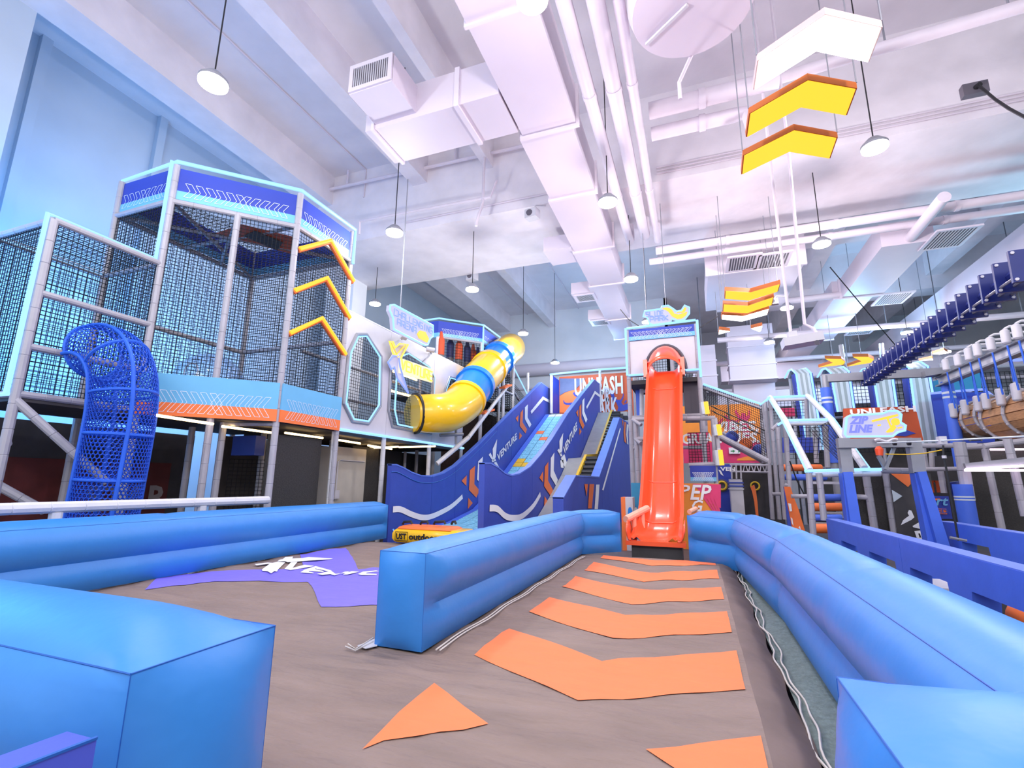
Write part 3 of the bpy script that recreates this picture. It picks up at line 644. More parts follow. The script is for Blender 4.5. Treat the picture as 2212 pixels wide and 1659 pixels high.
for a, b, zs in ((P1, P2, (DK, 3.75, 4.75, BXT)), (P2, P4, (BAN,)), (P4, P5, (BAN,)), (B1, P1, (DK, BXT)), (B2, P2, (BAN, BXT)), (B1, B2, (DK, BXT)), (B2, B5, (BAN, 5.3)), (B5, P5, (BAN, 5.3))):
    for z in zs: rail(at(a, z), at(b, z))
rail(at(B2, BAN), at(P5, BAN), .05); rail(at(P2, BAN), at(B5, BAN), .05); rail(at(P3, BAN), V((-12.8, 9.4, BAN)), .05); rail(at(P4, BAN), V((-12.8, 8.3, BAN)), .05)
obj('roof_flag', MB().prism([V((-11.2, 8.0, BAN-.03)), V((-10.2, 7.9, BAN-.03)), V((-9.4, 8.9, BAN-.03)), V((-10.2, 9.6, BAN-.03))], (0, 0, .02)), m_posterr, T, 0)
obj('roof_flag', MB().prism([V((-10.6, 8.3, BAN-.06)), V((-10.1, 8.2, BAN-.06)), V((-9.9, 8.9, BAN-.06)), V((-10.4, 9.2, BAN-.06))], (0, 0, .02)), m_dark, T, 0)
obj('deck', MB().prism([at(B1, DK-.12), at(P1, DK-.12), at(P2, DK-.12), at(P4, DK-.12), at(P5, DK-.12), at(B5, DK-.12)], (0, 0, .12)), m_dark, T, 0)
def banner(par, a, b, zt, zb, nrm, n=12, split=.28):
    a, b = V(a), V(b); nrm = V(nrm).normalized(); zm = zb+(zt-zb)*split; off = nrm*.03
    u = obj('banner', MB().prism([at(a, zm)-off, at(b, zm)-off, at(b, zt)-off, at(a, zt)-off], nrm*.02), m_banner, par, 0)
    obj('banner_stripe', MB().prism([at(a, zb)-off, at(b, zb)-off, at(b, zm)-off, at(a, zm)-off], nrm*.022), m_bannerlt, par, 0)
    d = (b-a); slashes(par, at(a+d*.07, zm-.2*(zt-zb)+.02), at(a+d*.93, zm-.2*(zt-zb)+.02), (0, 0, 1), n, (zt-zb)*.44, nrm)
    return u
c45 = V((1, -1, 0)).normalized()
banner(T, P2, P4, TOP-.1, BAN+.08, c45, 11); banner(T, P4, P5, TOP-.1, BAN+.08, (1, 0, 0), 10); banner(T, B2, P2, TOP-.1, BAN+.08, (0, -1, 0), 8)
banner(T, B2, B5, TOP-.1, BAN+.08, (-1, 0, 0), 12); banner(T, P5, B5, TOP-.1, BAN+.08, (0, 1, 0), 12)
def o45(p, k=.08): return V((p.x+k, p.y-k*.6, 0))
neon(T, [at(o45(B2, -.0), BXT-.02), at(o45(B2, 0), TOP), at(o45(P2), TOP), at(o45(P4), TOP), at(P5+V((.1, 0, 0)), TOP), at(P5+V((.1, 0, 0)), BAN-.1)], .045)
neon(T, [at(P2+V((-.02, -.11, 0)), TOP), at(P2+V((-.02, -.11, 0)), BXT+.08), at(P1+V((.0, -.1, 0)), BXT+.08), at(P1+V((-.02, -.12, 0)), DK)], .045)
neon(T, [at(B2+V((.05, -.09, 0)), BXT), at(B1+V((.05, -.02, 0)), BXT)], .03); neon(T, [at(P1+V((0, -.1, 0)), DK-.02), at(B1+V((0, -.1, 0)), DK-.02)], .035)
# sky blue and orange band round the deck edge
for a, b, nr in ((P2, P4, c45), (P4, P5, V((1, 0, 0)))):
    e = .06*V(nr)
    obj('edge_panel', MB().prism([at(a+e, 3.08), at(b+e, 3.08), at(b+e, 3.7), at(a+e, 3.7)], V(nr)*.04), m_band, T, 0)
    obj('edge_panel', MB().prism([at(a+e, 2.8), at(b+e, 2.8), at(b+e, 3.08), at(a+e, 3.08)], V(nr)*.042), m_bando, T, 0, label='orange lower edge panel')
    d = b-a; slashes(T, at(a+e+V(nr)*.042+d*.06, 2.88), at(b+e+V(nr)*.042-d*.04, 2.88), (0, 0, 1), 13 if a is P2 else 11, .46, nr)
# three amber chevron tubes on the right face
for k in range(3):
    z = [(6.95), (5.72), (4.62)][k]; q = [(5.62, 6.9), (4.5, 5.8), (3.6, 4.8)][0]
    A, B, C = [((648, 537), (715, 519), (764, 607)), ((637, 627), (707, 600), (756, 686)), ((627, 719), (696, 687), (747, 765))][k]
    a, b, c = U(*A, X=-8.93), U(*B, X=-8.93), U(*C, X=-8.93); b = b+V((.3, 0, 0)); b = U(*B, X=-8.7)
    ch = obj('chevron_tube', MB().tube([a, b, c], .055, 8), m_neono, T); obj('tube_back', MB().tube([a+V((-.05, 0, -.05)), b+V((-.05, 0, -.06)), c+V((-.05, 0, -.05))], .055, 8), m_bando, ch)
# underside: posts behind, braces, dark rear panels, warm light bars
rail(at(P1, DK-.1), at(V((-10.2, 5.9, 0)), 1.4), .075, name='brace'); rail(V((-12.6, 3.6, 2.5)), V((-10.9, 5.4, .9)), .075, name='brace'); rail(V((-16.4, 4.7, 2.0)), V((-10.9, 4.7, 2.05)), .06)
rail(V((-16.4, 4.65, DK)), at(B1, DK), .075)
for x, y in ((-11.9, 8.6), (-10.9, 9.9), (-10.2, 8.1)): post(V((x, y, 0)), FZ, DK-.1, .075)
rail(V((-10.2, 8.1, 2.75)), at(P4, 2.75), .05)
def bar(a, b, mat, par, r=.03, name='light_bar'): return obj(name, MB().tube([a, b], r, 6), mat, par)
for a, b in (((337, 897), (460, 916)), ((480, 921), (589, 935)), ((616, 935), (697, 946))): bar(U(*a, Z=2.66), U(*b, Z=2.66), m_warm, T)
dk = thing('dark_backdrop', (-12.4, 7, FZ), 'dark rear panels with faded block letters in the shadow under the netted tower', 'panel')
obj('backdrop_panel', MB().box(-13.5, -13.4, 3.4, 9.8, FZ, 2.7), m_dark, dk); obj('backdrop_panel', MB().box(-12.5, -11.2, 11.4, 11.5, FZ, 2.7), m_beige, dk, label='beige wall panel')
obj('red_panel', MB().box(-13.38, -13.34, 5.6, 9.2, FZ, 1.9), M('dark_red_panel', (92, 34, 34), .7, var=.2), dk)
text('letters', 'STAR', M('dim_letters', (150, 140, 140), .7), dk, (-13.32, 7.3, .7), (0, 1, 0), (0, 0, 1), .62, 1.9, .03, label='faded pale block letters')
obj('net', MB().net(V((-11.2, 9.2, FZ)), V((-10.6, 9.9, FZ)), V((-10.6, 9.9, 2.0)), V((-11.2, 9.2, 2.0)), .1, .008), m_net, dk, 0, kind='stuff')
obj('wire_panel', MB().box(-9.35, -9.28, 8.6, 10.3, FZ, 2.55), m_darker, dk); obj('pad', MB().box(-11.3, -10.5, 9.3, 9.6, 2.1, 2.6), m_navy, dk)
# clear bumper balls on the tower deck
BB = [(-11.0, 8.2, .8, 'largest clear inflatable ball inside the tower, beside the left netting post'), (-10.3, 9.75, .5, 'clear inflatable ball inside the tower, behind the middle netting post'), (-9.7, 8.8, .5, 'clear inflatable ball inside the tower nearest the amber chevrons'), (-11.75, 9.65, .7, 'clear inflatable ball at the back of the tower deck')]
bp = None
for x, y, r, lab in BB:
    t = thing('bumper_ball', (x, y, DK), lab, 'ball', 'clear balls in the tower')
    obj('outer_skin', MB().sphere((x, y, DK+r), r, 24, 14), m_clear, t); obj('valve_ring', MB().tube([(x+r*.3*math.cos(a), y-r*.6, DK+r*1.3+r*.3*math.sin(a)) for a in [i*.524 for i in range(12)]], .015, 5, closed=True), m_panel, t)
# blue net tunnel
nt = thing('net_tunnel', (-9.85, 5.6, FZ), 'blue net crawl tunnel bending down from the tower to the floor', 'net tunnel')
CP = [(-10.7, 5.55, 3.85), (-10.4, 5.58, 3.85), (-10.1, 5.62, 3.72), (-9.85, 5.65, 3.4), (-9.76, 5.68, 2.9), (-9.76, 5.7, 2.4), (-9.8, 5.7, 1.2), (-9.86, 5.7, FZ)]
def spline(P, m=6):
    P = [V(p) for p in P]; out = []
    for i in range(len(P)-1):
        p0 = P[max(0, i-1)]; p1 = P[i]; p2 = P[i+1]; p3 = P[min(len(P)-1, i+2)]
        for j in range(m):
            t = j/m; out.append(.5*((2*p1)+(p2-p0)*t+(2*p0-5*p1+4*p2-p3)*t*t+(3*p1-p0-3*p2+p3)*t**3))
    return out+[P[-1]]
CL = spline(CP, 10); RT = .5; L = [0]
for i in range(1, len(CL)): L.append(L[-1]+(CL[i]-CL[i-1]).length)
def frames(CL):
    F = []; ref = V((0, 1, 0))
    for i in range(len(CL)):
        t = (CL[min(i+1, len(CL)-1)]-CL[max(i-1, 0)]).normalized(); b = t.cross(ref).normalized(); n = b.cross(t); F.append((n, b))
    return F
FR = frames(CL)
def on(s, a, rr=RT):
    s = max(0, min(L[-1]-1e-4, s)); i = 0
    while L[i+1] < s: i += 1
    t = (s-L[i])/(L[i+1]-L[i]); c = CL[i].lerp(CL[i+1], t); n = FR[i][0].lerp(FR[i+1][0], t); b = FR[i][1].lerp(FR[i+1][1], t)
    return c+(n*math.cos(a)+b*math.sin(a))*rr
hx = MB(); na = 44; da = 2*math.pi/na; ds = .044; 
def strand3(p, q, r):
    d = (q-p).normalized(); x = d.cross(V((.3, .5, .8))).normalized()*r; y = d.cross(x).normalized()*r
    hx.add([p+x, p-x*.5+y*.87, p-x*.5-y*.87, q+x, q-x*.5+y*.87, q-x*.5-y*.87], [(0, 1, 4, 3), (1, 2, 5, 4), (2, 0, 3, 5)])
ns = int(L[-1]/(ds*1.5))
for j in range(ns):
    s = j*ds*1.5
    for k in range(na//1):
        a = k*da+(da/2 if j % 2 else 0); A = on(s, a); B = on(s+ds, a)
        strand3(A, B, .0105); strand3(B, on(s+ds*1.5, a+da/2), .0105); strand3(B, on(s+ds*1.5, a-da/2), .0105)
obj('net_skin', hx, m_netblue, nt, 0, kind='stuff')
for a in (0, math.pi/2, math.pi, 3*math.pi/2): obj('rope', MB().tube([on(s*L[-1]/40, a+.3, RT+.012) for s in range(41)], .034, 8), m_netrope, nt)
for s in (.05, .75, 1.45, 2.2, 3.0, 3.85, 4.7, L[-1]-.05):
    if s < L[-1]: obj('hoop', MB().tube([on(s, a*2*math.pi/28, RT) for a in range(28)], .03, 7, closed=True), m_netrope, nt)
# low railing in front
rl = thing('railing', (-8.75, 4, FZ), 'pale foam covered railing behind the long left inflatable wall', 'railing')
rail(V((-8.72, .5, 1.08)), V((-8.72, 8.2, 1.06)), .085, rl, m_postw)
for y in (1.6, 4.45, 6.7): post(V((-8.72, y, 0)), FZ, 1.0, .08, rl, m_postw)
# ================================================================== PALE WALL WITH OCTAGON WINDOWS
W = thing('window_wall', (-9, 14, FZ), 'pale panel wall with neon edged octagon openings beside the netted tower', 'wall panel')
XW = -9.0
def wtop(y): return 6.2
octs = [[(752, 760), (770, 722), (790, 722), (822, 770), (820, 878), (795, 915), (760, 910), (741, 872)], [(838, 790), (848, 766), (872, 758), (925, 792), (946, 820), (944, 925), (930, 938), (846, 921), (831, 885)], [(960, 842), (970, 814), (984, 818), (992, 835), (992, 890), (984, 905), (962, 900), (958, 880)]]
octw = [px(o, X=XW) for o in octs]
# build the sheet in panels, each with its opening cut as a ring of quads
edges = [10.5, 12.72, 15.55, 18.1]
for k in range(3):
    y0, y1 = edges[k]+.006, edges[k+1]-.006; z0, z1 = 2.87, 6.22+.02*k
    O = octw[k]; O = [V((XW, min(max(p.y, y0+.05), y1-.05), p.z)) for p in O]; cy = sum(p.y for p in O)/8; cz = sum(p.z for p in O)/8
    mb = holed([V((XW, y0, z0)), V((XW, y1, z0)), V((XW, y1, z1)), V((XW, y0, z1))], O, V((-.07, 0, 0)))
    pn = obj('wall_panel', mb, m_panel, W, 0)
    fr = obj('window_frame', MB().tube([p+V((.02, 0, 0)) for p in O], .05, 6, closed=True), m_steel, pn)
    obj('neon_strip', MB().tube([cyp+V((.045, 0, 0)) for cyp in [V((XW, cy+(p.y-cy)*.9, cz+(p.z-cz)*.95)) for p in O]], .028, 6, closed=True), m_neon, pn)
obj('net', MB().net(V((XW-.1, 10.6, 2.9)), V((XW-.1, 18, 2.9)), V((XW-.1, 18, 6.1)), V((XW-.1, 10.6, 6.1)), .095, .0075), m_net, W, 0, kind='stuff')
neon(W, [V((XW+.06, 10.55, 2.84)), V((XW+.06, 18.1, 2.84))], .045)
for y in (10.5, 12.72, 15.5, 18.1): post(V((XW-.05, y, 0)), FZ, 2.85, .075, W, m_postw); 
for y, x in ((12.2, -10.6), (15, -10.9), (17.2, -10.6), (13.6, -11.6)): post(V((x, y, 0)), FZ, 6.0, .07, W)
obj('deck', MB().box(-12.4, XW-.08, 10.55, 18.1, 2.72, 2.86), m_dark, W)
for z in (4.1, 5.2): rail(V((-10.6, 10.6, z)), V((-10.6, 18, z)), .05, W)
obj('light_bar', MB().tube([V((-10.4, 14.4, 4.75)), V((-10.2, 16.9, 4.75))], .05, 6), m_warm, W); obj('light_bar', MB().tube([V((-10.6, 14.4, 5.6)), V((-10.6, 16.9, 5.6))], .06, 6), m_warm, W)
for a, b in (((722, 949), (778, 958)), ((795, 962), (846, 970)), ((775, 969), (860, 965)), ((862, 966), (940, 964))): bar(U(*a, Z=2.6), U(*b, Z=2.6), m_warm, W)
for z in (2.9, 6.25): rail(V((XW-.05, 10.5, z)), V((XW-.05, 18.1, z)), .045, W, m_postw)
# under the pale wall: service door, dark mesh screens
sd = thing('service_cupboard', (-9.9, 11.7, FZ), 'beige service cupboard with conduit under the pale window wall', 'cupboard')
q0, q1 = U(727, 955, X=-10.2), U(768, 1068, X=-10.2)
obj('cupboard_body', MB().box(-10.8, -10.2, q0.y-.1, q1.y+.4, .55, 2.5), m_beige, sd); obj('plinth', MB().box(-10.8, -10.15, q0.y-.1, q1.y+.5, FZ, .52), m_dark, sd)
obj('conduit', MB().tube([V((-10.17, q0.y+.1, .9)), V((-10.17, q0.y+.1, 2.05)), V((-10.17, q0.y+.2, 2.1)), V((-10.17, q1.y+.3, 2.1))], .02, 6), m_panel, sd); obj('switch_box', MB().box(-10.18, -10.1, q0.y, q0.y+.2, .95, 1.2), m_panel, sd)
ds_ = thing('mesh_screen', (-11, 15, FZ), 'dark mesh screens filling the space under the pale window wall', 'screen')
for i, (y0, y1) in enumerate(((12.9, 14.3), (14.35, 16.2), (16.25, 18.6))): obj('mesh_panel', MB().box(-10.4-.3*i, -10.34-.3*i, y0, y1, FZ, 2.6), m_darker, ds_)
for y in (14.3, 16.2): obj('post', MB().pad(V((-10.5, y, FZ)), V((-10.5, y, 2.6)), .06), m_post, ds_)
obj('mesh_panel', MB().box(-12.6, -12.5, 10, 20, FZ, 2.7), m_dark, ds_)
# ------------------------------------------------------------------ neon emblem sign on the wall
S = thing('neon_sign', U(890, 790, X=-8.7), 'yellow and violet neon emblem sign on a bracket over the middle octagon window', 'sign')
XS = -8.72
def sp(pts, mat, r=.03, closed=True, name='neon_tube'): return obj(name, MB().tube([U(820+a*.19293, 640+b*.19293, X=XS) for a, b in pts], r, 5, closed=closed), mat, S)
sp([(110, 500), (150, 510), (175, 575), (225, 530), (320, 540), (235, 700), (200, 665), (150, 640)], m_neony); sp([(130, 520), (190, 650), (290, 545)], m_neono, .022, False)
sp([(150, 670), (215, 665), (230, 790), (320, 1085), (200, 920), (165, 790), (135, 820), (95, 740)], m_neonb)
obj('emblem_plate', MB().prism([U(820+a*.19293, 640+b*.19293, X=XS-.05) for a, b in [(110, 500), (150, 510), (175, 575), (225, 530), (320, 540), (235, 700), (215, 740), (320, 1085), (190, 900), (165, 790), (135, 820), (95, 740), (150, 650)]], (-.04, 0, 0)), m_panel, S, 0)
a, b, c = U(820+225*.19293, 640+850*.19293, X=XS), U(820+600*.19293, 640+960*.19293, X=XS), U(820+225*.19293, 640+690*.19293, X=XS)
obj('sign_board', MB().prism([a+V((-.04, 0, -.02)), b+V((-.04, 0, -.02)), b+V((-.04, 0, .02+(c-a).z)), c+V((-.04, 0, .02))], (-.05, 0, 0)), M('sign_face', (255, 240, 200), emit=.8), S, 0)
neontext('neon_letters', 'VENTURE', m_neony, S, V((XS, a.y+.08, a.z+.12)), (0, 1, 0), (0, 0, 1), (b-a).length-.16, (c-a).z*.72, .028)
obj('bracket', MB().tube([U(912, 782, X=-8.75), U(930, 765, X=-8.85), U(930, 757, X=-9)], .02, 5), m_steel, S)
# hanging sign
H = thing('hanging_sign', U(890, 700, Y=12), 'hanging neon sign with two lines of violet lettering above the pale window wall', 'sign')
def hp(a, b): return U(820+a*.19293, 640+b*.19293, X=-8.1)
outl = [(110, 100), (150, 95), (590, 330), (590, 450), (560, 470), (530, 545), (500, 550), (150, 370), (140, 240), (105, 160)]
obj('sign_board', MB().prism([hp(*q) for q in outl], (-.1, 0, 0)), M('sign_white', (206, 206, 240), emit=.7), H, 0)
obj('neon_border', MB().tube([hp(*q)+V((.03, 0, 0)) for q in outl], .032, 6, closed=True), m_neon, H)
def hl(s, A, B, hgt, mat, r): 
    a, b = hp(*A), hp(*B); neontext('neon_letters', s, mat, H, a+V((.03, 0, 0)), b-a, (0, 0, 1), (b-a).length, hgt, r, .3)
hl('CHALLENGING', (155, 210), (580, 420), .19, m_neonb, .018); hl('ARENA', (190, 318), (400, 418), .19, m_neonb, .018)
obj('figure', MB().prism([hp(*q)+V((.02, 0, 0)) for q in ((410, 420), (440, 385), (500, 400), (540, 480), (520, 520), (430, 470))], (.03, 0, 0)), m_neono, H, 0)
q = hp(232, 130); obj('hang_cord', MB().tube([q, (q.x, q.y, ZB)], .015, 5), m_steel, H)
cm = thing('flood_lamp', U(872, 726, X=-8.85), 'small white floodlight on top of the pale wall under the hanging sign', 'lamp')
obj('lamp_body', MB().tube([U(866, 724, X=-8.8), U(878, 729, X=-8.7)], .11, 10), m_panel, cm); obj('yoke', MB().tube([U(872, 727, X=-8.8), U(868, 733, X=-8.95)], .03, 6), m_steel, cm)
cm = thing('flood_lamp', U(930, 757, X=-8.85), 'small white tube floodlight on top of the pale wall right of the hanging sign', 'lamp')
obj('lamp_body', MB().tube([U(921, 754, X=-8.7), U(938, 757, X=-8.5)], .09, 10), m_panel, cm); obj('yoke', MB().tube([U(928, 757, X=-8.7), U(932, 764, X=-8.95)], .03, 6), m_steel, cm)
# ================================================================== SECOND TOWER (behind)
G = thing('play_tower', (-9.8, 20, FZ), 'farther netted play tower holding orange and grey punching bags', 'play structure')
Q1 = V((-10.5, 18.34, 0)); Q2 = V((-9, 19.85, 0)); Q3 = V((-9, 24, 0)); Q0 = V((-13, 18.34, 0)); TT = 8.7; TB = 7.85
banner(G, Q0, Q1, TT-.08, TB, (0, -1, 0), 12); banner(G, Q1, Q2, TT-.08, TB, c45, 14); banner(G, Q2, Q3, TT-.08, TB, (1, 0, 0), 12)
neon(G, [at(Q0, TT), at(Q1+V((.08, -.08, 0)), TT), at(Q2+V((.09, -.05, 0)), TT), at(Q3+V((.09, 0, 0)), TT)], .04); neon(G, [at(Q2+V((.1, -.1, 0)), TT), at(Q2+V((.1, -.1, 0)), 6.2)], .035)
neon(G, [at(Q3+V((.05, 0, 0)), 7.6), at(V((-8.9, 28.5, 0)), 5.4)], .04)
for q in (Q1, Q2, Q3, V((-9, 26.5, 0)), V((-10.5, 24, 0)), V((-9, 22, 0))): post(q, FZ, TB if q is not Q3 else TT, .085, G, m_postw)
for z in (6.1, TB): rail(at(Q1, z), at(Q2, z), .06, G); rail(at(Q2, z), at(Q3, z), .06, G)
obj('net', MB().net(at(Q1, 5.2), at(Q2, 5.2), at(Q2, TB), at(Q1, TB), .13, .009), m_net, G, 0, kind='stuff'); obj('net', MB().net(at(Q2, 3), at(V((-9, 28, 0)), 3), at(V((-9, 28, 0)), 5.8), at(Q2, TB), .15, .01), m_net, G, 0, kind='stuff')
obj('deck', MB().prism([at(Q1, 5.2), at(Q2, 5.2), at(Q3, 5.2), at(V((-13, 24, 0)), 5.2), at(Q0, 5.2)], (0, 0, .12)), m_dark, G, 0)
obj('net', MB().net(V((-12.8, 23.8, 5.2)), V((-9.1, 23.8, 5.2)), V((-9.1, 23.8, TB)), V((-12.8, 23.8, TB)), .12, .02), m_net, G, 0, kind='stuff')
rail(V((-8.95, 24, 6.3)), V((-8.95, 28, 4.6)), .06, G); rail(V((-8.95, 24, 4.9)), V((-8.95, 28, 3.4)), .06, G); rail(V((-8.95, 20, 3.0)), V((-8.95, 28, 3.0)), .06, G)
obj('mesh_panel', MB().box(-10.2, -10.1, 18.5, 28, FZ, 5.0), M('brown_mesh', (70, 52, 42), .7, bump=.4, scale=60, var=.5, vscale=18), G)
m_bags = [M('bag_orange', (214, 84, 44), .6), M('bag_navy', (50, 56, 104), .6)]
BG = [(945, 735, 'left end'), (966, 742, 'second from left'), (985, 746, 'third from left'), (1003, 752, 'fourth from left'), (1016, 760, 'third from right'), (1026, 766, 'second from right'), (1038, 772, 'right end')]
for i, (x, y, lab) in enumerate(BG):
    c = U(x, y+12, X=-9.95 if i > 1 else -10.4); c.y += .3
    t = thing('punching_bag', c, '%s and grey punching bag in the farther tower, %s of the row' % (('orange', 'navy')[i % 2], lab), 'punching bag', 'punching bags in the farther tower')
    obj('bag_top', MB().tube([c+V((0, 0, -.35)), c+V((0, 0, .35)), c+V((0, 0, .5)), c+V((0, 0, .75))], [.17, .17, .1, .05], 12), m_bags[i % 2], t)
    obj('bag_body', MB().tube([c+V((0, 0, -.36)), c+V((0, 0, -1.2))], .172, 12), M('bag_grey', (112, 112, 116), .6) if i == 0 else bpy.data.materials['bag_grey'], t)
    obj('strap', MB().tube([c+V((0, 0, .75)), (c.x, c.y, TB)], .02, 5), m_black, t)
# ================================================================== TUBE SLIDE
TS = thing('tube_slide', (-8.4, 17, 2.9), 'yellow and blue tube slide winding down to the pale window wall', 'slide')
C = [U(890, 893, X=-9.0), U(905, 893, X=-8.85), U(935, 893, X=-8.45), U(968, 890, X=-8.2), U(998, 873, X=-8.15), U(1013, 852, X=-8.2), U(1030, 826, X=-8.3), U(1047, 806, X=-8.4), U(1066, 786, X=-8.5), U(1085, 766, X=-8.6), U(1103, 752, X=-8.95)]
CLs = spline(C, 8)
cut = [0, 6, 36, 46, 60, 68, 80]; mats = [m_yel, m_yel, m_tubeb, m_yel, m_tubeb, m_yel]
def rad(i): return .63+.16*min(1, i/50)
for k in range(6):
    a, b = cut[k], cut[k+1]
    if k == 0:
        obj('end_ring', MB().tube(CLs[a:b+1], .64, 24), m_yel, TS); obj('black_ring', MB().tube([CLs[4], CLs[6]], .72, 24), m_black, TS); continue
    sgm = obj('tube_section', MB().tube(CLs[a:b+1], [rad(i)-(.03 if mats[k] is m_tubeb else 0) for i in range(a, b+1)], 28), mats[k], TS, label=('yellow' if mats[k] is m_yel else 'blue')+' tube section')
    p, q = CLs[b-1 if b < 80 else b], CLs[min(b+1, 80)]
    if b < 80: obj('joint_rim', MB().tube([p, q], rad(b)+.05, 28), m_yel if mats[k] is m_yel else m_tubeb, sgm)
for x, y in ((1051, 836), (1092, 787)):
    c = U(x, y, X=-7.85); d = (CAM-c).normalized(); obj('porthole', MB().tube([c-d*.12, c+d*.02], .13, 14), m_grill, TS)
a, b = U(1012, 945, X=-7.95), U(1098, 832, X=-8.3)
obj('support_rail', MB().pad(a, b, .08), m_postw, TS); obj('support_rail', MB().pad(a, U(944, 1002, X=-8.7), .09), m_postw, TS)
obj('support_rail', MB().tube([U(950, 940, X=-8.6), U(1000, 938, X=-8.1)], .06, 8), m_steel, TS)
for (x, y), (x2, y2) in (((1040, 893), (1062, 885)), ((1085, 838), (1100, 832))): obj('cradle', MB().bar(U(x, y, X=-8.2), U(x2, y2, X=-8.2), .3, .08), m_bando, TS)
obj('support_rail', MB().tube([U(985, 925, X=-8.3), U(985, 960, X=-8.3)], .05, 8), m_steel, TS); obj('support_rail', MB().pad(V((-8.6, 21.6, 6.9)), V((-8.6, 21.6, FZ)), .08), m_postw, TS)
# ================================================================== WAVE SLIDE
z4 = lambda pts: zc(pts, 830, 790, .19897)          # crops of the photograph, used to read off shapes
z3 = lambda pts: zc(pts, 700, 620, .33751)
zu = lambda pts: zc(pts, 1180, 790, .10246)
zs = lambda pts: zc(pts, 1130, 640, .34965)
XL, XM, XR = -8.2, -5.05, -3.42
def sheet(par, name, prof, X, th, seams, label=None):
    """side wall standing in the plane X, split into upholstered panels at the seams (Y)"""
    P = [(p.y, p.z) for p in prof]; P.sort()
    def zt(y):
        for (a, za), (b, zb) in zip(P, P[1:]):
            if a <= y <= b: return za+(zb-za)*(y-a)/max(1e-6, b-a)
        return P[0][1] if y < P[0][0] else P[-1][1]
    ys = sorted(set([P[0][0], P[-1][0]]+list(seams)))
    for a, b in zip(ys, ys[1:]):
        a += .008; b -= .008
        k = [(a, zt(a))]+[q for q in P if a+.02 < q[0] < b-.02]+[(b, zt(b))]
        mb = MB(); mb.prism([V((X, a, FZ)), V((X, b, FZ))]+[V((X, y, z)) for y, z in reversed(k)], (-th, 0, 0))
        o = obj(name, mb, m_navy, par, 0, label=label)
        cap = MB()
        for (ya, za), (yb, zb) in zip(k, k[1:]): cap.prism([V((X+.012, ya, za-.03)), V((X+.012, yb, zb-.03)), V((X+.012, yb, zb+.012)), V((X+.012, ya, za+.012))], (-th-.024, 0, 0))
        obj('lit_top', cap, m_navylit, o, 0)  # strip along the top edge, lightened in colour as if lit
    return zt
def wdec(par, pts, X, mat, name='stripe'): return decal(name, px(pts, X=X), (1, 0, 0), mat, par, .004, .02)
def ribbon(par, pts, X, w, mat, name='wave_line'):
    P = px(pts, X=X+.02); P = spline(P, 4); up = []; dn = []
    for i, p in enumerate(P):
        t = (P[min(i+1, len(P)-1)]-P[max(0, i-1)]).normalized(); nn = V((0, -t.z, t.y)); up.append(p+nn*w/2); dn.append(p-nn*w/2)
    return obj(name, MB().grid([up, dn]), mat, par, 0)
def yplane(px_, X): return U(*px_, X=X).y
WS = thing('wave_slide', (-6.6, 18, FZ), 'navy padded wave slide with two tall walls and white and orange stripes', 'slide')
profL = px([(846, 1003), (856, 1003), (870, 1009), (890, 1020), (909.6, 1027), (935.5, 1028), (959, 1021), (985, 1005), (1009, 983), (1035, 959), (1073, 921), (1105, 889.5), (1128.5, 867.6), (1169, 826), (1191, 843)], X=XL)
ztL = sheet(WS, 'side_wall', profL, XL, .14, [yplane((x, 1000), XL) for x in (935, 985, 1035, 1073, 1105, 1148)], 'left navy side wall panel')
for pts, m_ in ((z4([(835, 1250), (890, 1190), (885, 1305)]), m_bando), (z4([(980, 1088), (972, 1285), (1030, 1355), (993, 1432), (915, 1350), (925, 1135)]), m_bando), (z4([(908, 1435), (955, 1490), (903, 1555)]), m_bando), (z4([(1065, 988), (1062, 1045), (1040, 1058), (1028, 1265), (1003, 1235), (1015, 1040)]), m_white),
  (z4([(1423, 570), (1453, 537), (1447, 612)]), m_bando), (z4([(1503, 475), (1497, 615), (1545, 690), (1530, 735), (1468, 655), (1475, 512)]), m_bando), (z4([(1465, 725), (1493, 760), (1462, 800)]), m_bando), (z3([(1302, 752), (1300, 835), (1325, 880), (1312, 900), (1283, 845), (1283, 770)]), m_white), (z3([(1320, 795), (1398, 700), (1460, 735), (1460, 752), (1402, 722), (1325, 812)]), m_white)): wdec(WS, pts, XL, m_)
ribbon(WS, z4([(95, 1560), (180, 1560), (290, 1610), (400, 1645), (500, 1640), (620, 1590), (740, 1520), (850, 1420)]), XL, .17, m_white)
for d_ in (.22,): obj('piping', MB().tube([p+V((.014, 0, -d_)) for p in spline(profL[:11], 3)], .012, 5), m_inflseam, WS)
def logo(par, X, anchor, sc, mat):
    """slanted X emblem printed on a side wall; anchor = photo pixels of its pieces"""
    for pts in anchor: wdec(par, pts, X, mat, 'emblem')
logo(WS, XL, [z4([(1220, 798), (1206, 990), (1178, 1040), (1172, 905)]), z4([(1130, 968), (1147, 945), (1182, 1012), (1166, 1022)]), z4([(1160, 1030), (1200, 1010), (1210, 1030), (1170, 1048)]), z4([(1185, 1055), (1210, 1040), (1262, 1140), (1225, 1100)])], 1, m_white)
a, b, c = U(*z4([(1235, 1035)])[0], X=XL+.02), U(*z4([(1445, 790)])[0], X=XL+.02), U(*z4([(1210, 965)])[0], X=XL+.02)
text('lettering', 'VENTURE', m_white, WS, a, b-a, (b-a).cross(V((1, 0, 0)))*-1, (c-a).length*.8, (b-a).length, .03, .15, .006)
profM = px([(1047, 1000), (1060, 1000), (1074.6, 1008), (1091, 1021.6), (1105, 1026.7), (1122, 1023), (1145.5, 1008), (1169, 981), (1193, 947), (1226.5, 893), (1257, 853), (1284, 820), (1298, 832)], X=XM)
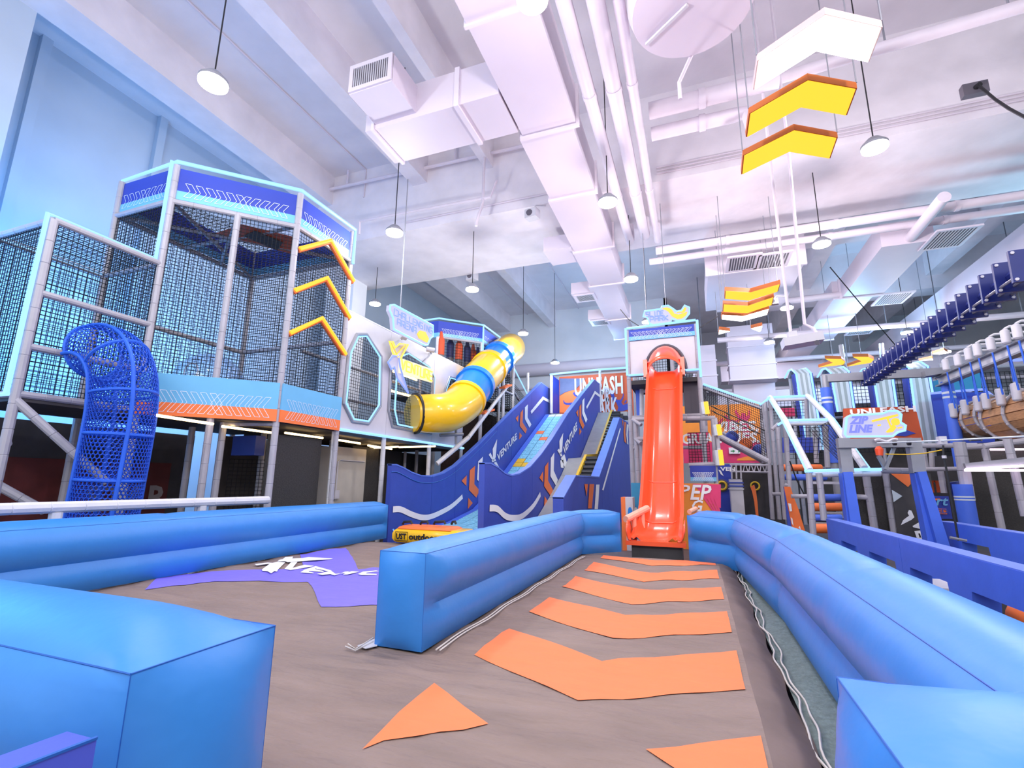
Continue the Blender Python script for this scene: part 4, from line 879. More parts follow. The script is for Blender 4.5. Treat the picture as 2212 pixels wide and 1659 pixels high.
ztM = sheet(WS, 'side_wall', profM, XM, .16, [yplane((x, 1000), XM) for x in (1105, 1150, 1193, 1228, 1262)], 'middle navy side wall panel')
for pts, m_ in ((z3([(1375, 1220), (1398, 1180), (1398, 1250)]), m_bando), (z3([(1432, 1120), (1430, 1240), (1462, 1300), (1445, 1335), (1405, 1275), (1410, 1150)]), m_bando), (z3([(1408, 1338), (1428, 1370), (1405, 1405)]), m_bando), (z3([(1470, 1060), (1466, 1175), (1493, 1235), (1480, 1270), (1445, 1210), (1448, 1095)]), m_white),
  (zu([(620, 985), (665, 925), (665, 1085)]), m_bando), (zu([(730, 805), (730, 1110), (798, 1260), (760, 1340), (690, 1180), (690, 860)]), m_bando), (zu([(690, 1310), (735, 1385), (690, 1460)]), m_bando), (zu([(795, 680), (790, 960), (858, 1130), (825, 1205), (750, 1010), (752, 740)]), m_white), (zu([(833, 870), (1015, 530), (1160, 645), (1160, 690), (1022, 595), (848, 912)]), m_white)): wdec(WS, pts, XM, m_)
ribbon(WS, z3([(1060, 1415), (1110, 1420), (1160, 1465), (1210, 1478), (1270, 1465), (1340, 1400), (1385, 1325)]), XM, .17, m_white)
logo(WS, XM, [z3([(1527, 935), (1520, 1050), (1505, 1075), (1503, 985)]), z3([(1490, 1045), (1500, 1035), (1522, 1080), (1512, 1085)]), z3([(1512, 1095), (1535, 1070), (1560, 1160), (1540, 1160)]), z3([(1508, 1110), (1528, 1105), (1530, 1160), (1512, 1155)])], 1, m_white)
a, b, c = U(*z3([(1537, 1075)])[0], X=XM+.02), U(*z3([(1622, 905)])[0], X=XM+.02), U(*z3([(1527, 1020)])[0], X=XM+.02)
text('lettering', 'VENTURE', m_white, WS, a, b-a, (b-a).cross(V((1, 0, 0)))*-1, (c-a).length*.85, (b-a).length, .03, .15, .006)
# climbing sheet between the two walls, patchwork of small panels
SHP = [(14.0, .05), (15.5, .12), (17.5, .45), (19.2, 1.15), (21, 2.1), (23, 3.15), (25, 4.2), (27.4, 5.45)]
def shz(y):
    for (a, za), (b, zb) in zip(SHP, SHP[1:]):
        if a <= y <= b: return za+(zb-za)*(y-a)/(b-a)
    return SHP[-1][1]
obj('slope_base', MB().grid([[V((XL+.02, y, z-.06)), V((XM-.36, y, z-.06))] for y, z in SHP]), m_tubeb, WS)
tile_me = {}
nrow, ncol = 34, 6
for r_ in range(nrow):
    y0 = 14.2+(27.4-14.2)*r_/nrow; y1 = 14.2+(27.4-14.2)*(r_+1)/nrow-.04
    for c_ in range(ncol):
        x0 = XL+.28+c_*.415; x1 = x0+.39
        mt_ = m_tile
        if (r_, c_) in ((27, 0), (25, 1), (24, 2), (23, 3)): mt_ = m_bando
        if (r_, c_) in ((18, 1), (19, 0), (18, 0)): mt_ = m_rail
        if r_ >= 33: mt_ = m_lane
        obj('climb_panel', MB().prism([V((x0, y0, shz(y0)-.03)), V((x1, y0, shz(y0)-.03)), V((x1, y1, shz(y1)-.03)), V((x0, y1, shz(y1)-.03))], (0, 0, .035)), mt_, WS, 0)
obj('slope_edge', MB().grid([[V((XL+.02, y, z)), V((XL+.26, y, z)), V((XL+.26, y, z-.1))] for y, z in SHP]), m_royal, WS, 0)
obj('top_deck', MB().box(XL, XR, 27.4, 29.3, 5.2, 5.44), m_grey, WS)
# roller staircase and grey ramp
RS = thing('roller_stair', (-4.2, 20, FZ), 'stair of black rollers with yellow rail beside a grey ramp and navy wall', 'stair')
RP = [(14.2, -.2), (16.2, .45), (19.0, 1.78), (20.2, 2.5), (22.6, 2.66), (27.4, 5.42)]
def rz(y):
    for (a, za), (b, zb) in zip(RP, RP[1:]):
        if a <= y <= b: return za+(zb-za)*(y-a)/(b-a)
    return RP[-1][1]
for a, b in ((14.2, 15.7), (15.7, 17.3), (17.3, 19), (19, 20.2), (20.2, 22.6), (22.6, 24.1), (24.1, 25.7), (25.7, 27.4)):
    y0, y1 = a, b-.03
    obj('ramp_panel', MB().prism([V((XM+.02, y0, rz(y0))), V((-4.36, y0, rz(y0))), V((-4.36, y1, rz(y1))), V((XM+.02, y1, rz(y1)))], (0, 0, -.08)), m_grey, RS, 0)
obj('under_fill', MB().prism([V((XM+.02, y, z-.1)) for y, z in RP]+[V((XM+.02, 27.4, FZ)), V((XM+.02, 14.2, FZ))], (1.4, 0, 0)), m_dark, RS, 0)
rl0 = None
y = 17.6
while y < 27.3:
    if not 20.2 < y < 22.5:
        o = obj('roller', MB().tube([V((-4.22, y, rz(y)+.03)), V((XR-.34, y, rz(y)+.03))], .11, 10), m_roll, RS) if rl0 is None else rl0.copy()
        if rl0 is None: rl0 = o; oy, oz = y, rz(y)
        else: COL.objects.link(o); o.location = V((0, y-oy, rz(y)-oz))
    y += .31
for a, b in ((17.0, 20.2), (22.6, 27.5)): obj('rail_strip', MB().bar(V((-4.28, a, rz(a)+.08)), V((-4.28, b, rz(b)+.08)), .1, .16), m_rail, RS)
obj('rail_strip', MB().bar(V((-4.28, 20.2, rz(20.2)+.08)), V((-4.28, 22.6, rz(22.6)+.08)), .1, .16), m_rail, RS)
profR = px([(1217, 1075), (1243.6, 1027), (1294, 1030), (1338, 902), (1358, 914)], X=XR)
ztR = sheet(RS, 'side_wall', profR, XR, .3, [yplane((1300, 1030), XR), yplane((1320, 950), XR)], 'right navy side wall panel')
for pts, m_ in ((zs([(375, 1160), (397, 1160), (388, 1235)]), m_bando), (zs([(407, 1160), (435, 1160), (420, 1310), (398, 1310)]), m_bando), (zs([(448, 1163), (468, 1163), (458, 1315), (438, 1315)]), m_white), (zs([(596, 812), (600, 820), (493, 1200), (485, 1195)]), m_white), (zu([(1590, 1130), (1615, 1180), (1610, 1285)]), m_bando), (zu([(1640, 1185), (1675, 1195), (1660, 1400), (1680, 1640), (1640, 1600), (1622, 1400)]), m_bando), (zu([(1690, 1230), (1728, 1250), (1705, 1450), (1722, 1659), (1700, 1659), (1680, 1450)]), m_white)): wdec(RS, pts, XR, m_)
# poster wall on the top deck
def mural(name, label, x0, x1, y, z0, z1, mat, group=None):
    t = thing(name, (x0, y, z0), label, 'mural', group); obj('board', MB().box(x0, x1, y, y+.08, z0, z1), mat, t); return t
a, b = U(1208, 820, Y=28.9), U(1358, 895, Y=28.9)
PW = mural('mural', 'rust orange mural with big pale lettering behind the wave slide top', a.x, b.x+.3, 28.9, 5.2, U(1300, 808, Y=28.9).z, m_posterr)
def pdec(par, name, pts, Y, mat): return decal(name, px(pts, Y=Y), (0, -1, 0), mat, par, .006, .006)
pdec(PW, 'sky_patch', zu([(285, 270), (830, 270), (620, 500), (400, 560), (285, 630)]), 28.88, m_posterg)
pdec(PW, 'sun_disc', zu([(285, 640), (400, 570), (560, 515), (720, 520), (900, 620), (1000, 800), (1100, 1000), (285, 990)]), 28.87, m_bando)
for pts in (zu([(560, 590), (590, 545), (620, 600), (700, 620), (690, 680), (600, 640)]), zu([(355, 720), (380, 740), (390, 775), (460, 785), (600, 770), (600, 830), (420, 825), (370, 800)]), zu([(1350, 590), (1420, 560), (1440, 650), (1500, 720), (1570, 720), (1610, 650), (1620, 580), (1635, 600), (1625, 680), (1580, 770), (1620, 830), (1690, 800), (1740, 780), (1740, 920), (1600, 960), (1500, 950), (1520, 880), (1480, 780), (1400, 720)]), zu([(1640, 770), (1680, 720), (1700, 740), (1660, 800)])): pdec(PW, 'jumper_shape', pts, 28.86, m_banner)
for s, x0, y0, x1, y1 in (('UNLEASH', 598, 590, 1622, 330), ('YOUR', 980, 760, 1340, 600), ('PARK', 1010, 1045, 1515, 800)):
    a, b = U(*zu([(x0, y0)])[0], Y=28.84), U(*zu([(x1, y0)])[0], Y=28.84); t_ = U(*zu([(x0, y1)])[0], Y=28.84)
    w0 = U(*zu([(x1, y1+ (0))])[0], Y=28.84)
    text('lettering', s, M('letter_silver', (216, 222, 228), .5) if s == 'UNLEASH' else bpy.data.materials['letter_silver'], PW, V((a.x, a.y, min(a.z, b.z))), (1, 0, 0), (0, 0, 1), {'UNLEASH': 1.12, 'YOUR': .78, 'PARK': 1.1}[s], b.x-a.x, .03)
obj('side_board', MB().prism([U(1195, 812, Y=28.0), U(1208, 822, Y=28.9), U(1208, 893, Y=28.9), U(1195, 893, Y=28.0)], (-.06, 0, 0)), m_banner, PW, 0)
neon(PW, [U(1188, 809, Y=27.6), U(1240, 803.5, Y=27.6), U(1300, 798, Y=27.6), U(1358, 794, Y=27.6)], .06)
obj('post', MB().pad(U(1191, 811, Y=27.7), U(1191, 893, Y=27.7), .09), m_postw, PW); obj('post', MB().pad(U(1296, 800, Y=28.2), U(1296, 890, Y=28.2), .08), m_postw, PW)
# inflatable ride-on tube behind the lane wall
BT = thing('towable_tube', (-5.2, 10.6, 0), 'yellow and orange towable tube with black handles behind the lane divider', 'inflatable tube')
bl, br, tl = U(867, 1154, Y=10.9), U(992, 1154, Y=10.9), U(880, 1131, Y=10.9)
x0, x1 = bl.x, br.x+.3; z0, z1 = .06, .42
def rr(x0, x1, y0, y1, zs_, ins):
    mb = MB(); P = []
    for z, s in zip(zs_, ins): P.append([V((x0+s+.0, y0+s, z)), V(((x0+x1)/2, y0+s*.9, z)), V((x1-s, y0+s, z)), V((x1-s*.9, (y0+y1)/2, z)), V((x1-s, y1-s, z)), V(((x0+x1)/2, y1-s, z)), V((x0+s, y1-s, z)), V((x0+s*.9, (y0+y1)/2, z)), V((x0+s, y0+s, z))])
    mb.grid(P); mb.add([p for p in P[-1][:-1]], [tuple(range(8))]); mb.add([p for p in P[0][:-1]], [tuple(range(8))]); return mb
obj('tube_body', rr(x0, x1, 10.5, 11.3, [.02, .05, .12, .24, .31, .36], [.1, .04, 0, 0, .03, .1]), m_yel, BT, 60)
obj('top_cover', rr(x0+.1, x1-.35, 10.55, 11.2, [.35, .39, .42], [0, .03, .1]), m_bando, BT, 60)
for hx0, hx1 in ((870, 890), (937, 962), (975, 985), (908, 925)):
    a, b = U(hx0, 1133, Y=10.7), U(hx1, 1132, Y=10.7); obj('handle', MB().tube([a, a+V((.03, 0, .06)), b+V((-.03, 0, .06)), b], .03, 8), m_black, BT)
obj('label_frame', MB().tube([V((x0+.09, 10.49, .08)), V((x0+.44, 10.49, .08)), V((x0+.44, 10.49, .28)), V((x0+.09, 10.49, .28))], .008, 4, closed=True), m_black, BT)
text('lettering', 'UST', m_black, BT, V((x0+.12, 10.485, .11)), (1, 0, 0), (0, 0, 1), .14, .29, .04); text('lettering', 'outdoor', m_black, BT, V((x0+.48, 10.485, .11)), (1, 0, 0), (0, 0, 1), .15, .8, .04)
obj('blue_strap', MB().tube([U(849, 1143, Y=11.2), U(853, 1151, Y=11.2), U(868, 1151, Y=11.2)], .025, 6), m_tubeb, BT)
# ================================================================== DROP SLIDE AND ITS TOWER
DS = thing('drop_slide', (-.8, 13, FZ), 'steep glossy red drop slide with an arched hood', 'slide')
path = [(15.95, 5.02), (15.75, 5.0), (15.55, 4.75), (15.2, 4.1), (14.85, 3.4), (14.5, 2.72), (14.2, 2.12), (13.9, 1.52), (13.65, 1.05), (13.35, .62), (13.0, .35), (12.6, .24), (12.2, .2), (12.0, .2)]
pv = spline([V((0, a, b)) for a, b in path], 3)
def cx_(y): return -.70-(15.9-y)*.075
rows = []
for i, p in enumerate(pv):
    t = (pv[min(i+1, len(pv)-1)]-pv[max(0, i-1)]).normalized(); nn = V((0, -t.z, t.y)); nn = nn if nn.z > 0 else -nn
    c = cx_(p.y); hw = .43+.05*max(0, (14.5-p.y)/2.5); hgt = .34 if p.y > 13 else .34*max(.1, (p.y-12.0)/1.0)
    prof_ = [(-hw-.1, hgt-.03), (-hw-.1, hgt), (-hw-.02, hgt+.015), (-hw+.02, hgt*.75), (-hw+.08, .08), (-hw+.18, .0), (-hw*.3, 0), (hw*.3, 0), (hw-.18, 0), (hw-.08, .08), (hw-.02, hgt*.75), (hw+.02, hgt+.015), (hw+.1, hgt), (hw+.1, hgt-.03)]
    rows.append([V((c+o, p.y, p.z))+nn*h_ for o, h_ in prof_])
obj('chute', MB().grid(rows), m_slide, DS, 50)
for i in (8, 21, 28):
    p = rows[i]; obj('joint_line', MB().tube([q+V((0, -.01, .008)) for q in p[4:10]], .012, 5), M('joint_orange', (255, 128, 96), .3) if i == 8 else bpy.data.materials['joint_orange'], DS)
# hood
mb = MB(); P = []
for y, r_, zb, ah in ((15.95, .56, 5.0, .9), (15.75, .56, 5.0, .84), (15.5, .55, 4.98, .68), (15.3, .53, 4.95, .5), (15.18, .5, 4.92, .4)):
    P.append([V((cx_(15.7)+r_*math.cos(math.pi*k/16), y, zb+ah*math.sin(math.pi*k/16)**.9)) for k in range(17)])
mb.grid(P); mb.grid([[q for q in P[-1]], [V((cx_(15.7)+(q.x-cx_(15.7))*.9, q.y, zb+(q.z-zb)*.88)) for q in P[-1]]]); hd = obj('hood', mb, m_slide, DS, 50)
sol = hd.modifiers.new('thick', 'SOLIDIFY'); sol.thickness = .03
for s in (-1, 1): obj('hood_clip', MB().box(cx_(15.4)+s*.55-.06, cx_(15.4)+s*.55+.06, 15.2, 15.5, 4.75, 5.3), m_slide, DS)
# landing lip with two upturned wings
a, b = U(1358, 1172, Z=.2), U(1478, 1177, Z=.2); c = cx_(12.1)
obj('landing_lip', MB().box(-1.62, -.3, 11.85, 12.3, .1, .2), m_slide, DS)
for x0, x1, s in ((-1.62, c-.52, 1), (c+.5, -.3, -1)):
    mb = MB(); P = []
    for k in range(9):
        t = k/8; x = x0+(x1-x0)*t if s > 0 else x1+(x0-x1)*t; z = .2+.42*max(0, 1-t*1.5)**2+.1*max(0, t-.85)
        P.append([V((x, 11.85, z*.6+.08)), V((x, 12.15, z)), V((x, 12.6, z+.05)), V((x, 12.9, max(.1, z-.1)))])
    w_ = obj('lip_wing', mb.grid(P), m_slide, DS, 60); w_.modifiers.new('thick', 'SOLIDIFY').thickness = .03
obj('support_box', MB().box(-1.5, -.4, 11.95, 13, FZ, .1), m_dark, DS)
TW = thing('slide_tower', (-.8, 16.5, FZ), 'slide tower with pale upper panel, cyan neon frame and netted lower bays', 'play structure')
YT = 16.0
pl, pr = U(1358, 800, Y=YT).x, U(1510, 800, Y=YT).x
zt_, zb_ = 6.55, 4.98
c = cx_(15.7)
N = 16; arch = [V((c+.62*math.cos(math.pi*k/N), YT, 5.1+.82*math.sin(math.pi*k/N))) for k in range(N+1)]+[V((c-.62, YT, zb_+.02)), V((c+.62, YT, zb_+.02))]
mb = holed([V((pl, YT, zb_)), V((pr, YT, zb_)), V((pr, YT, zt_)), V((pl, YT, zt_))], arch, V((0, .06, 0)))
obj('upper_panel', mb, m_panel, TW, 0)
obj('arch_rim', MB().tube([p+V((0, -.03, 0)) for p in arch], .05, 8), m_grill, TW)
obj('canopy_back', MB().box(pl, pr, YT-.04, YT, zt_-.38, zt_), m_banner, TW); obj('canopy_stripe', MB().box(pl, pr, YT-.05, YT-.04, zt_-.38, zt_-.24), m_bannerlt, TW)
slashes(TW, V((pl+.1, YT-.06, zt_-.34)), V((pr-.1, YT-.06, zt_-.34)), (0, 0, 1), 16, .24, (0, -1, 0), lean=.6)
neon(TW, [V((pl-.04, YT-.1, zb_)), V((pl-.04, YT-.1, zt_+.06))], .04); neon(TW, [V((pr+.04, YT-.1, zb_-.2)), V((pr+.04, YT-.1, zt_+.1))], .045)
neon(TW, [V((pl, YT-.12, zt_+.04)), V((pr, YT-.12, zt_+.1))], .04); neon(TW, [V((pl, YT-.1, zb_)), V((c-.6, YT-.1, zb_))], .035); neon(TW, [V((c+.6, YT-.1, zb_+.05)), V((pr, YT-.1, zb_+.05))], .035)
for x, y in ((pl, YT), (pr, YT), (pl, YT+2), (pr, YT+2), (c+.15, YT+2)): obj('post', MB().pad(V((x, y, FZ)), V((x, y, zt_)), .075), m_post, TW)
obj('net', MB().net(V((pl, YT+2, zb_)), V((pr, YT+2, zb_)), V((pr, YT+2, zt_)), V((pl, YT+2, zt_)), .1, .009), m_net, TW, 0, kind='stuff')
for z in (zb_, 3.6, 2.6, 1.4): rail(V((pl, YT, z)), V((pr, YT, z)), .055, TW)
obj('deck', MB().box(pl, pr, YT, YT+2, zb_-.3, zb_-.16), m_dark, TW); obj('dark_panel', MB().box(c+.5, pr-.05, YT+.3, YT+.36, 3.4, zb_-.25), m_grill, TW)
def fr(x, y, z=None): return U(x, y, Y=15.3)
for a, b in (((1366, 906), (1545, 903)), ((1372, 948), (1405, 948)), ((1488, 1005), (1556, 1002))): rail(U(*a, Y=15.3), U(*b, Y=15.3), .07, TW)
for x, ya, yb in ((1372, 908, 1045), (1384, 950, 1042), (1540, 905, 1045)): obj('post', MB().pad(U(x, ya, Y=15.3), U(x+7, yb, Y=15.3), .065), m_post, TW)
for a, b in (((1366, 906), (1385, 918)), ((1545, 903), (1556, 1002)), ((1372, 948), (1384, 958))): rail(U(*a, Y=15.3), U(*b, Y=15.1), .055, TW)
for a, b in (((1388, 955), (1400, 1040)), ((1486, 935), (1535, 1000))): 
    p, q = U(*a, Y=15.6), U(*b, Y=15.6); obj('net', MB().net(V((p.x, 15.6, q.z)), V((q.x, 15.6, q.z)), V((q.x, 15.6, p.z)), V((p.x, 15.6, p.z)), .085, .008), m_net, TW, 0, kind='stuff')
p, q = U(1386, 960, Y=16.4), U(1402, 1040, Y=16.4); obj('back_board', MB().box(p.x, q.x, 16.4, 16.45, q.z, p.z), m_posterb, TW); obj('back_board', MB().box(p.x, q.x, 16.38, 16.4, q.z-.1, q.z+.22), m_bando, TW)
p, q = U(1484, 935, Y=16.4), U(1535, 1000, Y=16.4); obj('back_board', MB().box(p.x, q.x, 16.4, 16.45, q.z, p.z), m_pink, TW)
text('lettering', 'GREA', m_white, TW, U(1474, 960, Y=16.35), (1, 0, 0), (0, 0, 1), .34, .95, .03)
p, q = U(1490, 1006, Y=15.2), U(1548, 1040, Y=15.2); obj('low_banner', MB().box(p.x, q.x, 15.2, 15.24, q.z, p.z), m_banner, TW); obj('low_banner_stripe', MB().box(p.x, q.x, 15.18, 15.2, q.z, q.z+.12), m_bannerlt, TW)
slashes(TW, V((p.x+.05, 15.17, q.z+.03)), V((q.x-.05, 15.17, q.z+.03)), (0, 0, 1), 10, .22, (0, -1, 0))
# navy flanks left of the chute
obj('flank_panel', MB().prism([U(1372, 830, Y=17), U(1388, 830, Y=17), U(1388, 905, Y=17), U(1376, 905, Y=17)], (0, .06, 0)), m_royal, TW, 0)
for x, ya, yb in ((1386, 830, 905), ): obj('post', MB().pad(U(x, ya, Y=16.9), U(x, yb, Y=16.9), .07), m_postw, TW)
for y in (832, 845): rail(U(1384, y, Y=16.9), U(1408, y, Y=16.9), .06, TW, m_postw)
# amber light tubes on the right posts
for x, ya, yb in ((1524, 868, 894), (1551, 917, 940), (1555, 972, 1005)): 
    p, q = U(x, ya, Y=15.0), U(x+4, yb, Y=15.0); g_ = obj('chevron_tube', MB().tube([p, q], .07, 8), m_neono, TW); obj('tube_back', MB().tube([p+V((-.06, .06, 0)), q+V((-.06, .06, 0))], .1, 8), m_lane, g_)
# slide sign
SG = thing('hanging_sign', U(1440, 680, Y=15.9), 'hanging neon sign with an orange swoosh above the slide tower', 'sign')
zk = lambda pts: zc(pts, 1330, 640, .11454)
ol = zk([(545, 285), (850, 245), (870, 195), (990, 180), (1080, 240), (1150, 290), (1240, 270), (1300, 175), (1390, 215), (1390, 330), (1300, 440), (1180, 470), (1060, 430), (1040, 500), (720, 545), (640, 520), (590, 400), (520, 390)])
P = px(ol, Y=15.9)
obj('sign_board', MB().prism(P, (0, .1, 0)), bpy.data.materials['sign_white'], SG, 0); obj('neon_border', MB().tube([p+V((0, -.03, 0)) for p in P], .028, 6, closed=True), m_neon, SG)
pdec(SG, 'swoosh', zk([(870, 235), (960, 210), (1050, 240), (1110, 330), (1190, 345), (1270, 320), (1350, 290), (1330, 360), (1250, 420), (1160, 430), (1060, 380), (990, 290), (930, 255)]), 15.88, m_neono); pdec(SG, 'figure', zk([(1140, 320), (1170, 285), (1250, 285), (1300, 205), (1335, 225), (1310, 290), (1270, 315), (1200, 305)]), 15.88, m_neono)
for s, q0, q1, h_ in (('SLIDE', (575, 385), (905, 355), .16), ('PARK', (650, 475), (990, 445), .16)):
    a, b = U(*zk([q0])[0], Y=15.86), U(*zk([q1])[0], Y=15.86); neontext('neon_letters', s, m_neonb, SG, a, b-a, (0, 0, 1), (b-a).length, h_, .02, .35)
for x, y in ((1396, 672), (1438, 660)): q = U(x, y, Y=15.95); obj('hang_cord', MB().tube([q, (q.x, q.y, ZB)], .012, 5), m_steel, SG)
# low poster board at the slide foot
JP = thing('mural', U(1460, 1075, Y=15), 'low board in teal, orange and magenta behind the foot of the red slide', 'mural')
p, q = U(1363, 1043, Y=15.0), U(1556, 1120, Y=15.0); m1 = U(1405, 1045, Y=15).x; m2 = U(1490, 1045, Y=15).x
obj('board', MB().box(p.x, q.x, 15.0, 15.08, FZ, p.z), m_postero, JP); obj('colour_field', MB().box(p.x, m1-.15, 14.99, 15, FZ, p.z), m_posterb, JP)
zj = lambda pts: zc(pts, 1340, 830, .18085)
pdec(JP, 'colour_field', zj([(860, 1190), (1200, 1195), (1200, 1480), (1050, 1400), (960, 1290)]), 15.0, m_pink)
for k in range(4): pdec(JP, 'brush_stroke', zj([(985+k*45, 1350+k*6), (1010+k*45, 1345), (1125+k*24, 1520), (1105+k*24, 1525)]), 14.985, m_pink)
text('lettering', 'JUMP', m_white, JP, U(*zj([(280, 1372)])[0], Y=14.97), (1, 0, 0), (0, 0, 1), .42, 1.3, .02, .25); text('lettering', 'EP', m_white, JP, U(*zj([(835, 1380)])[0], Y=14.97), (1, 0, 0), (0, 0, 1), .42, .58, .02, .25)
text('lettering', 'G', m_white, JP, U(*zj([(860, 1520)])[0], Y=14.97), (1, 0, 0), (0, 0, 1), .32, .3, .02, .25)
FB = thing('foam_block', U(1353, 1100, Y=14), 'small foam block with blue arches and an orange end left of the slide', 'foam block')
p, q = U(1341, 1074, Y=14), U(1368, 1120, Y=14); obj('block_body', MB().box(p.x+.12, q.x, 14, 14.5, FZ, p.z), m_panel, FB); obj('end_face', MB().box(p.x, p.x+.12, 14, 14.5, FZ, p.z), m_bando, FB)
for k, m_ in ((.24, m_tubeb), (.4, m_grey)): obj('arch_print', MB().prism([V((p.x+k+.06*math.cos(math.pi*j/10), 13.99, p.z-.4+.14*math.sin(math.pi*j/10))) for j in range(11)]+[V((p.x+k-.06, 13.99, p.z-.8)), V((p.x+k+.06, 13.99, p.z-.8))], (0, -.008, 0)), m_, FB, 0)
HR = thing('hand_rail', U(1375, 1110, Y=12.7), 'pinkish foam handrail with short posts left of the slide foot', 'railing')
a, b = U(1352, 1122, Y=12.3), U(1398, 1098, Y=13.2); obj('rail', MB().pad(a, b, .085), m_pinkfoam, HR)
for t in (.35, .75): q = a.lerp(b, t); obj('post', MB().pad(q, V((q.x, q.y, FZ)), .06), m_pinkfoam, HR)
HR2 = tag(obj('hand_rail', MB().pad(U(1489, 1106, Y=13.0), U(1503, 1099, Y=13.3), .06), m_pinkfoam), 'short pinkish foam rail end right of the slide foot', 'railing')
# ================================================================== RIGHT HAND PLAY AREA
z5 = lambda pts: zc(pts, 1500, 700, .32556); z7 = lambda pts: zc(pts, 1620, 800, .19285); z8 = lambda pts: zc(pts, 1640, 1000, .14467)
za = lambda pts: zc(pts, 1900, 680, .16874); zb = lambda pts: zc(pts, 1900, 930, .16275); zm = lambda pts: zc(pts, 1340, 830, .18085)
# netted ramp from the slide tower
NR = thing('net_ramp', U(1530, 1000, Y=16.7), 'sloping netted ramp with a cyan neon top edge right of the slide tower', 'play structure')
tl_, tr_, bl_, br_ = U(1519, 830, Y=16.7), U(1644, 873, Y=16.7), U(1519, 890, Y=16.7), U(1658, 996, Y=16.7)
neon(NR, [tl_, tr_, U(1663, 858, Y=16.7)], .04); rail(tl_+V((0, .05, -.12)), tr_+V((0, .05, -.12)), .06, NR)
obj('net', MB().net(bl_, br_, tr_, tl_, .085, .0075), m_net, NR, 0, kind='stuff')
rail(U(1550, 940, Y=16.6), br_, .085, NR); rail(U(1560, 935, Y=17.6), br_+V((0, 1, 0)), .07, NR)
obj('ramp_bed', MB().prism([U(1550, 938, Y=16.7), br_, br_+V((0, 1, 0)), U(1550, 938, Y=16.7)+V((0, 1, 0))], (0, 0, -.06)), m_steel, NR, 0)
for (x, ya, yb) in ((1522, 832, 1010), (1645, 875, 1000)): obj('post', MB().pad(U(x, ya, Y=16.8), U(x+5, yb, Y=16.8), .06), m_post, NR)
obj('post', MB().tube([U(1572, 858, Y=16.9), U(1575, 905, Y=16.9)], .03, 6), m_steel, NR)
for a, b in (((1531, 875), (1652, 930)), ((1536, 887), (1642, 938))): obj('rope', MB().tube([U(*a, Y=16.5), U(*b, Y=16.5)], .018, 5), m_black, NR)
for (x, y, m_, lab) in ((1581, 944, m_navy, 'dark blue ball lying on the netted ramp, upper one'), (1611, 959, m_bando, 'orange ball lying on the netted ramp'), (1640, 973, m_navy, 'dark blue ball lying on the netted ramp, lower one')):
    c = U(x, y, Y=17.1); t = obj('ball', MB().sphere(c, .2, 16, 10), m_); tag(t, lab, 'ball', 'balls on the netted ramp')
# back wall murals
VB = thing('mural', U(1600, 950, Y=21), 'orange and magenta mural with cheering figures behind the netted ramp', 'mural')
p, q = U(1470, 878, Y=21), U(1652, 1000, Y=21); s_ = U(1555, 955, Y=21).z
obj('board', MB().box(p.x, q.x, 21, 21.1, q.z, p.z), m_postero, VB); obj('colour_field', MB().box(p.x, q.x-.1, 20.98, 21, q.z, s_), m_pink, VB)
vd = lambda name, pts, m_: decal(name, px(pts, Y=20.97), (0, -1, 0), m_, VB, .006, .004)
vd('cheering_figure', zm([(1385, 300), (1400, 340), (1440, 390), (1450, 345), (1490, 345), (1500, 380), (1530, 370), (1530, 310), (1550, 320), (1545, 400), (1515, 440), (1555, 600), (1530, 660), (1480, 660), (1450, 560), (1455, 460), (1400, 400), (1365, 330)]), m_pink)
vd('cheering_figure', zm([(1250, 360), (1275, 370), (1300, 440), (1340, 420), (1370, 440), (1430, 410), (1390, 470), (1360, 560), (1290, 560), (1270, 450)]), m_pink); vd('cheering_figure', zm([(1160, 470), (1220, 400), (1235, 410), (1190, 470)]), m_pink)
text('lettering', 'VIBES,', m_white, VB, U(*zm([(1120, 590)])[0], Y=20.95), (1, 0, -.01), (0, 0, 1), .48, 1.62, .04, .15); text('lettering', 'TIMES.', m_white, VB, U(*zm([(1150, 705)])[0], Y=20.95), (1, 0, -.01), (0, 0, 1), .42, 1.55, .04, .15)
vd('brush_patch', zm([(1400, 890), (1520, 860), (1640, 900), (1640, 912), (1390, 912)]), m_postero)
ex = thing('exit_sign', U(1586, 975, Y=20.9), 'small white running man sign with a green arrow on the magenta mural', 'sign'); p, q = U(1574, 967, Y=20.9), U(1599, 980, Y=20.9)
obj('sign_plate', MB().box(p.x, q.x, 20.86, 20.975, q.z, p.z), m_white, ex); m_gr = M('sign_green', (40, 140, 80), .5)
obj('arrow', MB().prism([V((p.x+.06, 20.855, p.z-.12)), V((p.x+.14, 20.855, p.z-.12)), V((p.x+.14, 20.855, p.z-.08)), V((p.x+.22, 20.855, p.z-.14)), V((p.x+.14, 20.855, p.z-.2)), V((p.x+.14, 20.855, p.z-.16)), V((p.x+.06, 20.855, p.z-.16))], (0, -.006, 0)), m_gr, ex, 0)
obj('runner', MB().prism([V((p.x+a, 20.855, p.z-b)) for a, b in ((.32, .08), (.36, .06), (.38, .1), (.44, .13), (.38, .14), (.42, .2), (.37, .17), (.31, .2), (.34, .13))], (0, -.006, 0)), m_gr, ex, 0)
NW = thing('mural', U(1565, 1040, Y=20.6), 'navy wall board with white emblem and a yellow ring below the orange mural', 'mural')
p, q = U(1544, 1003, Y=20.6), U(1652, 1115, Y=20.6); obj('board', MB().box(p.x, U(1580, 1003, Y=20.6).x, 20.6, 20.7, FZ, p.z), m_banner, NW); obj('board', MB().box(U(1580, 1003, Y=20.6).x, q.x+.8, 21.6, 21.7, FZ, p.z), m_dark, NW, label='dark rear board')
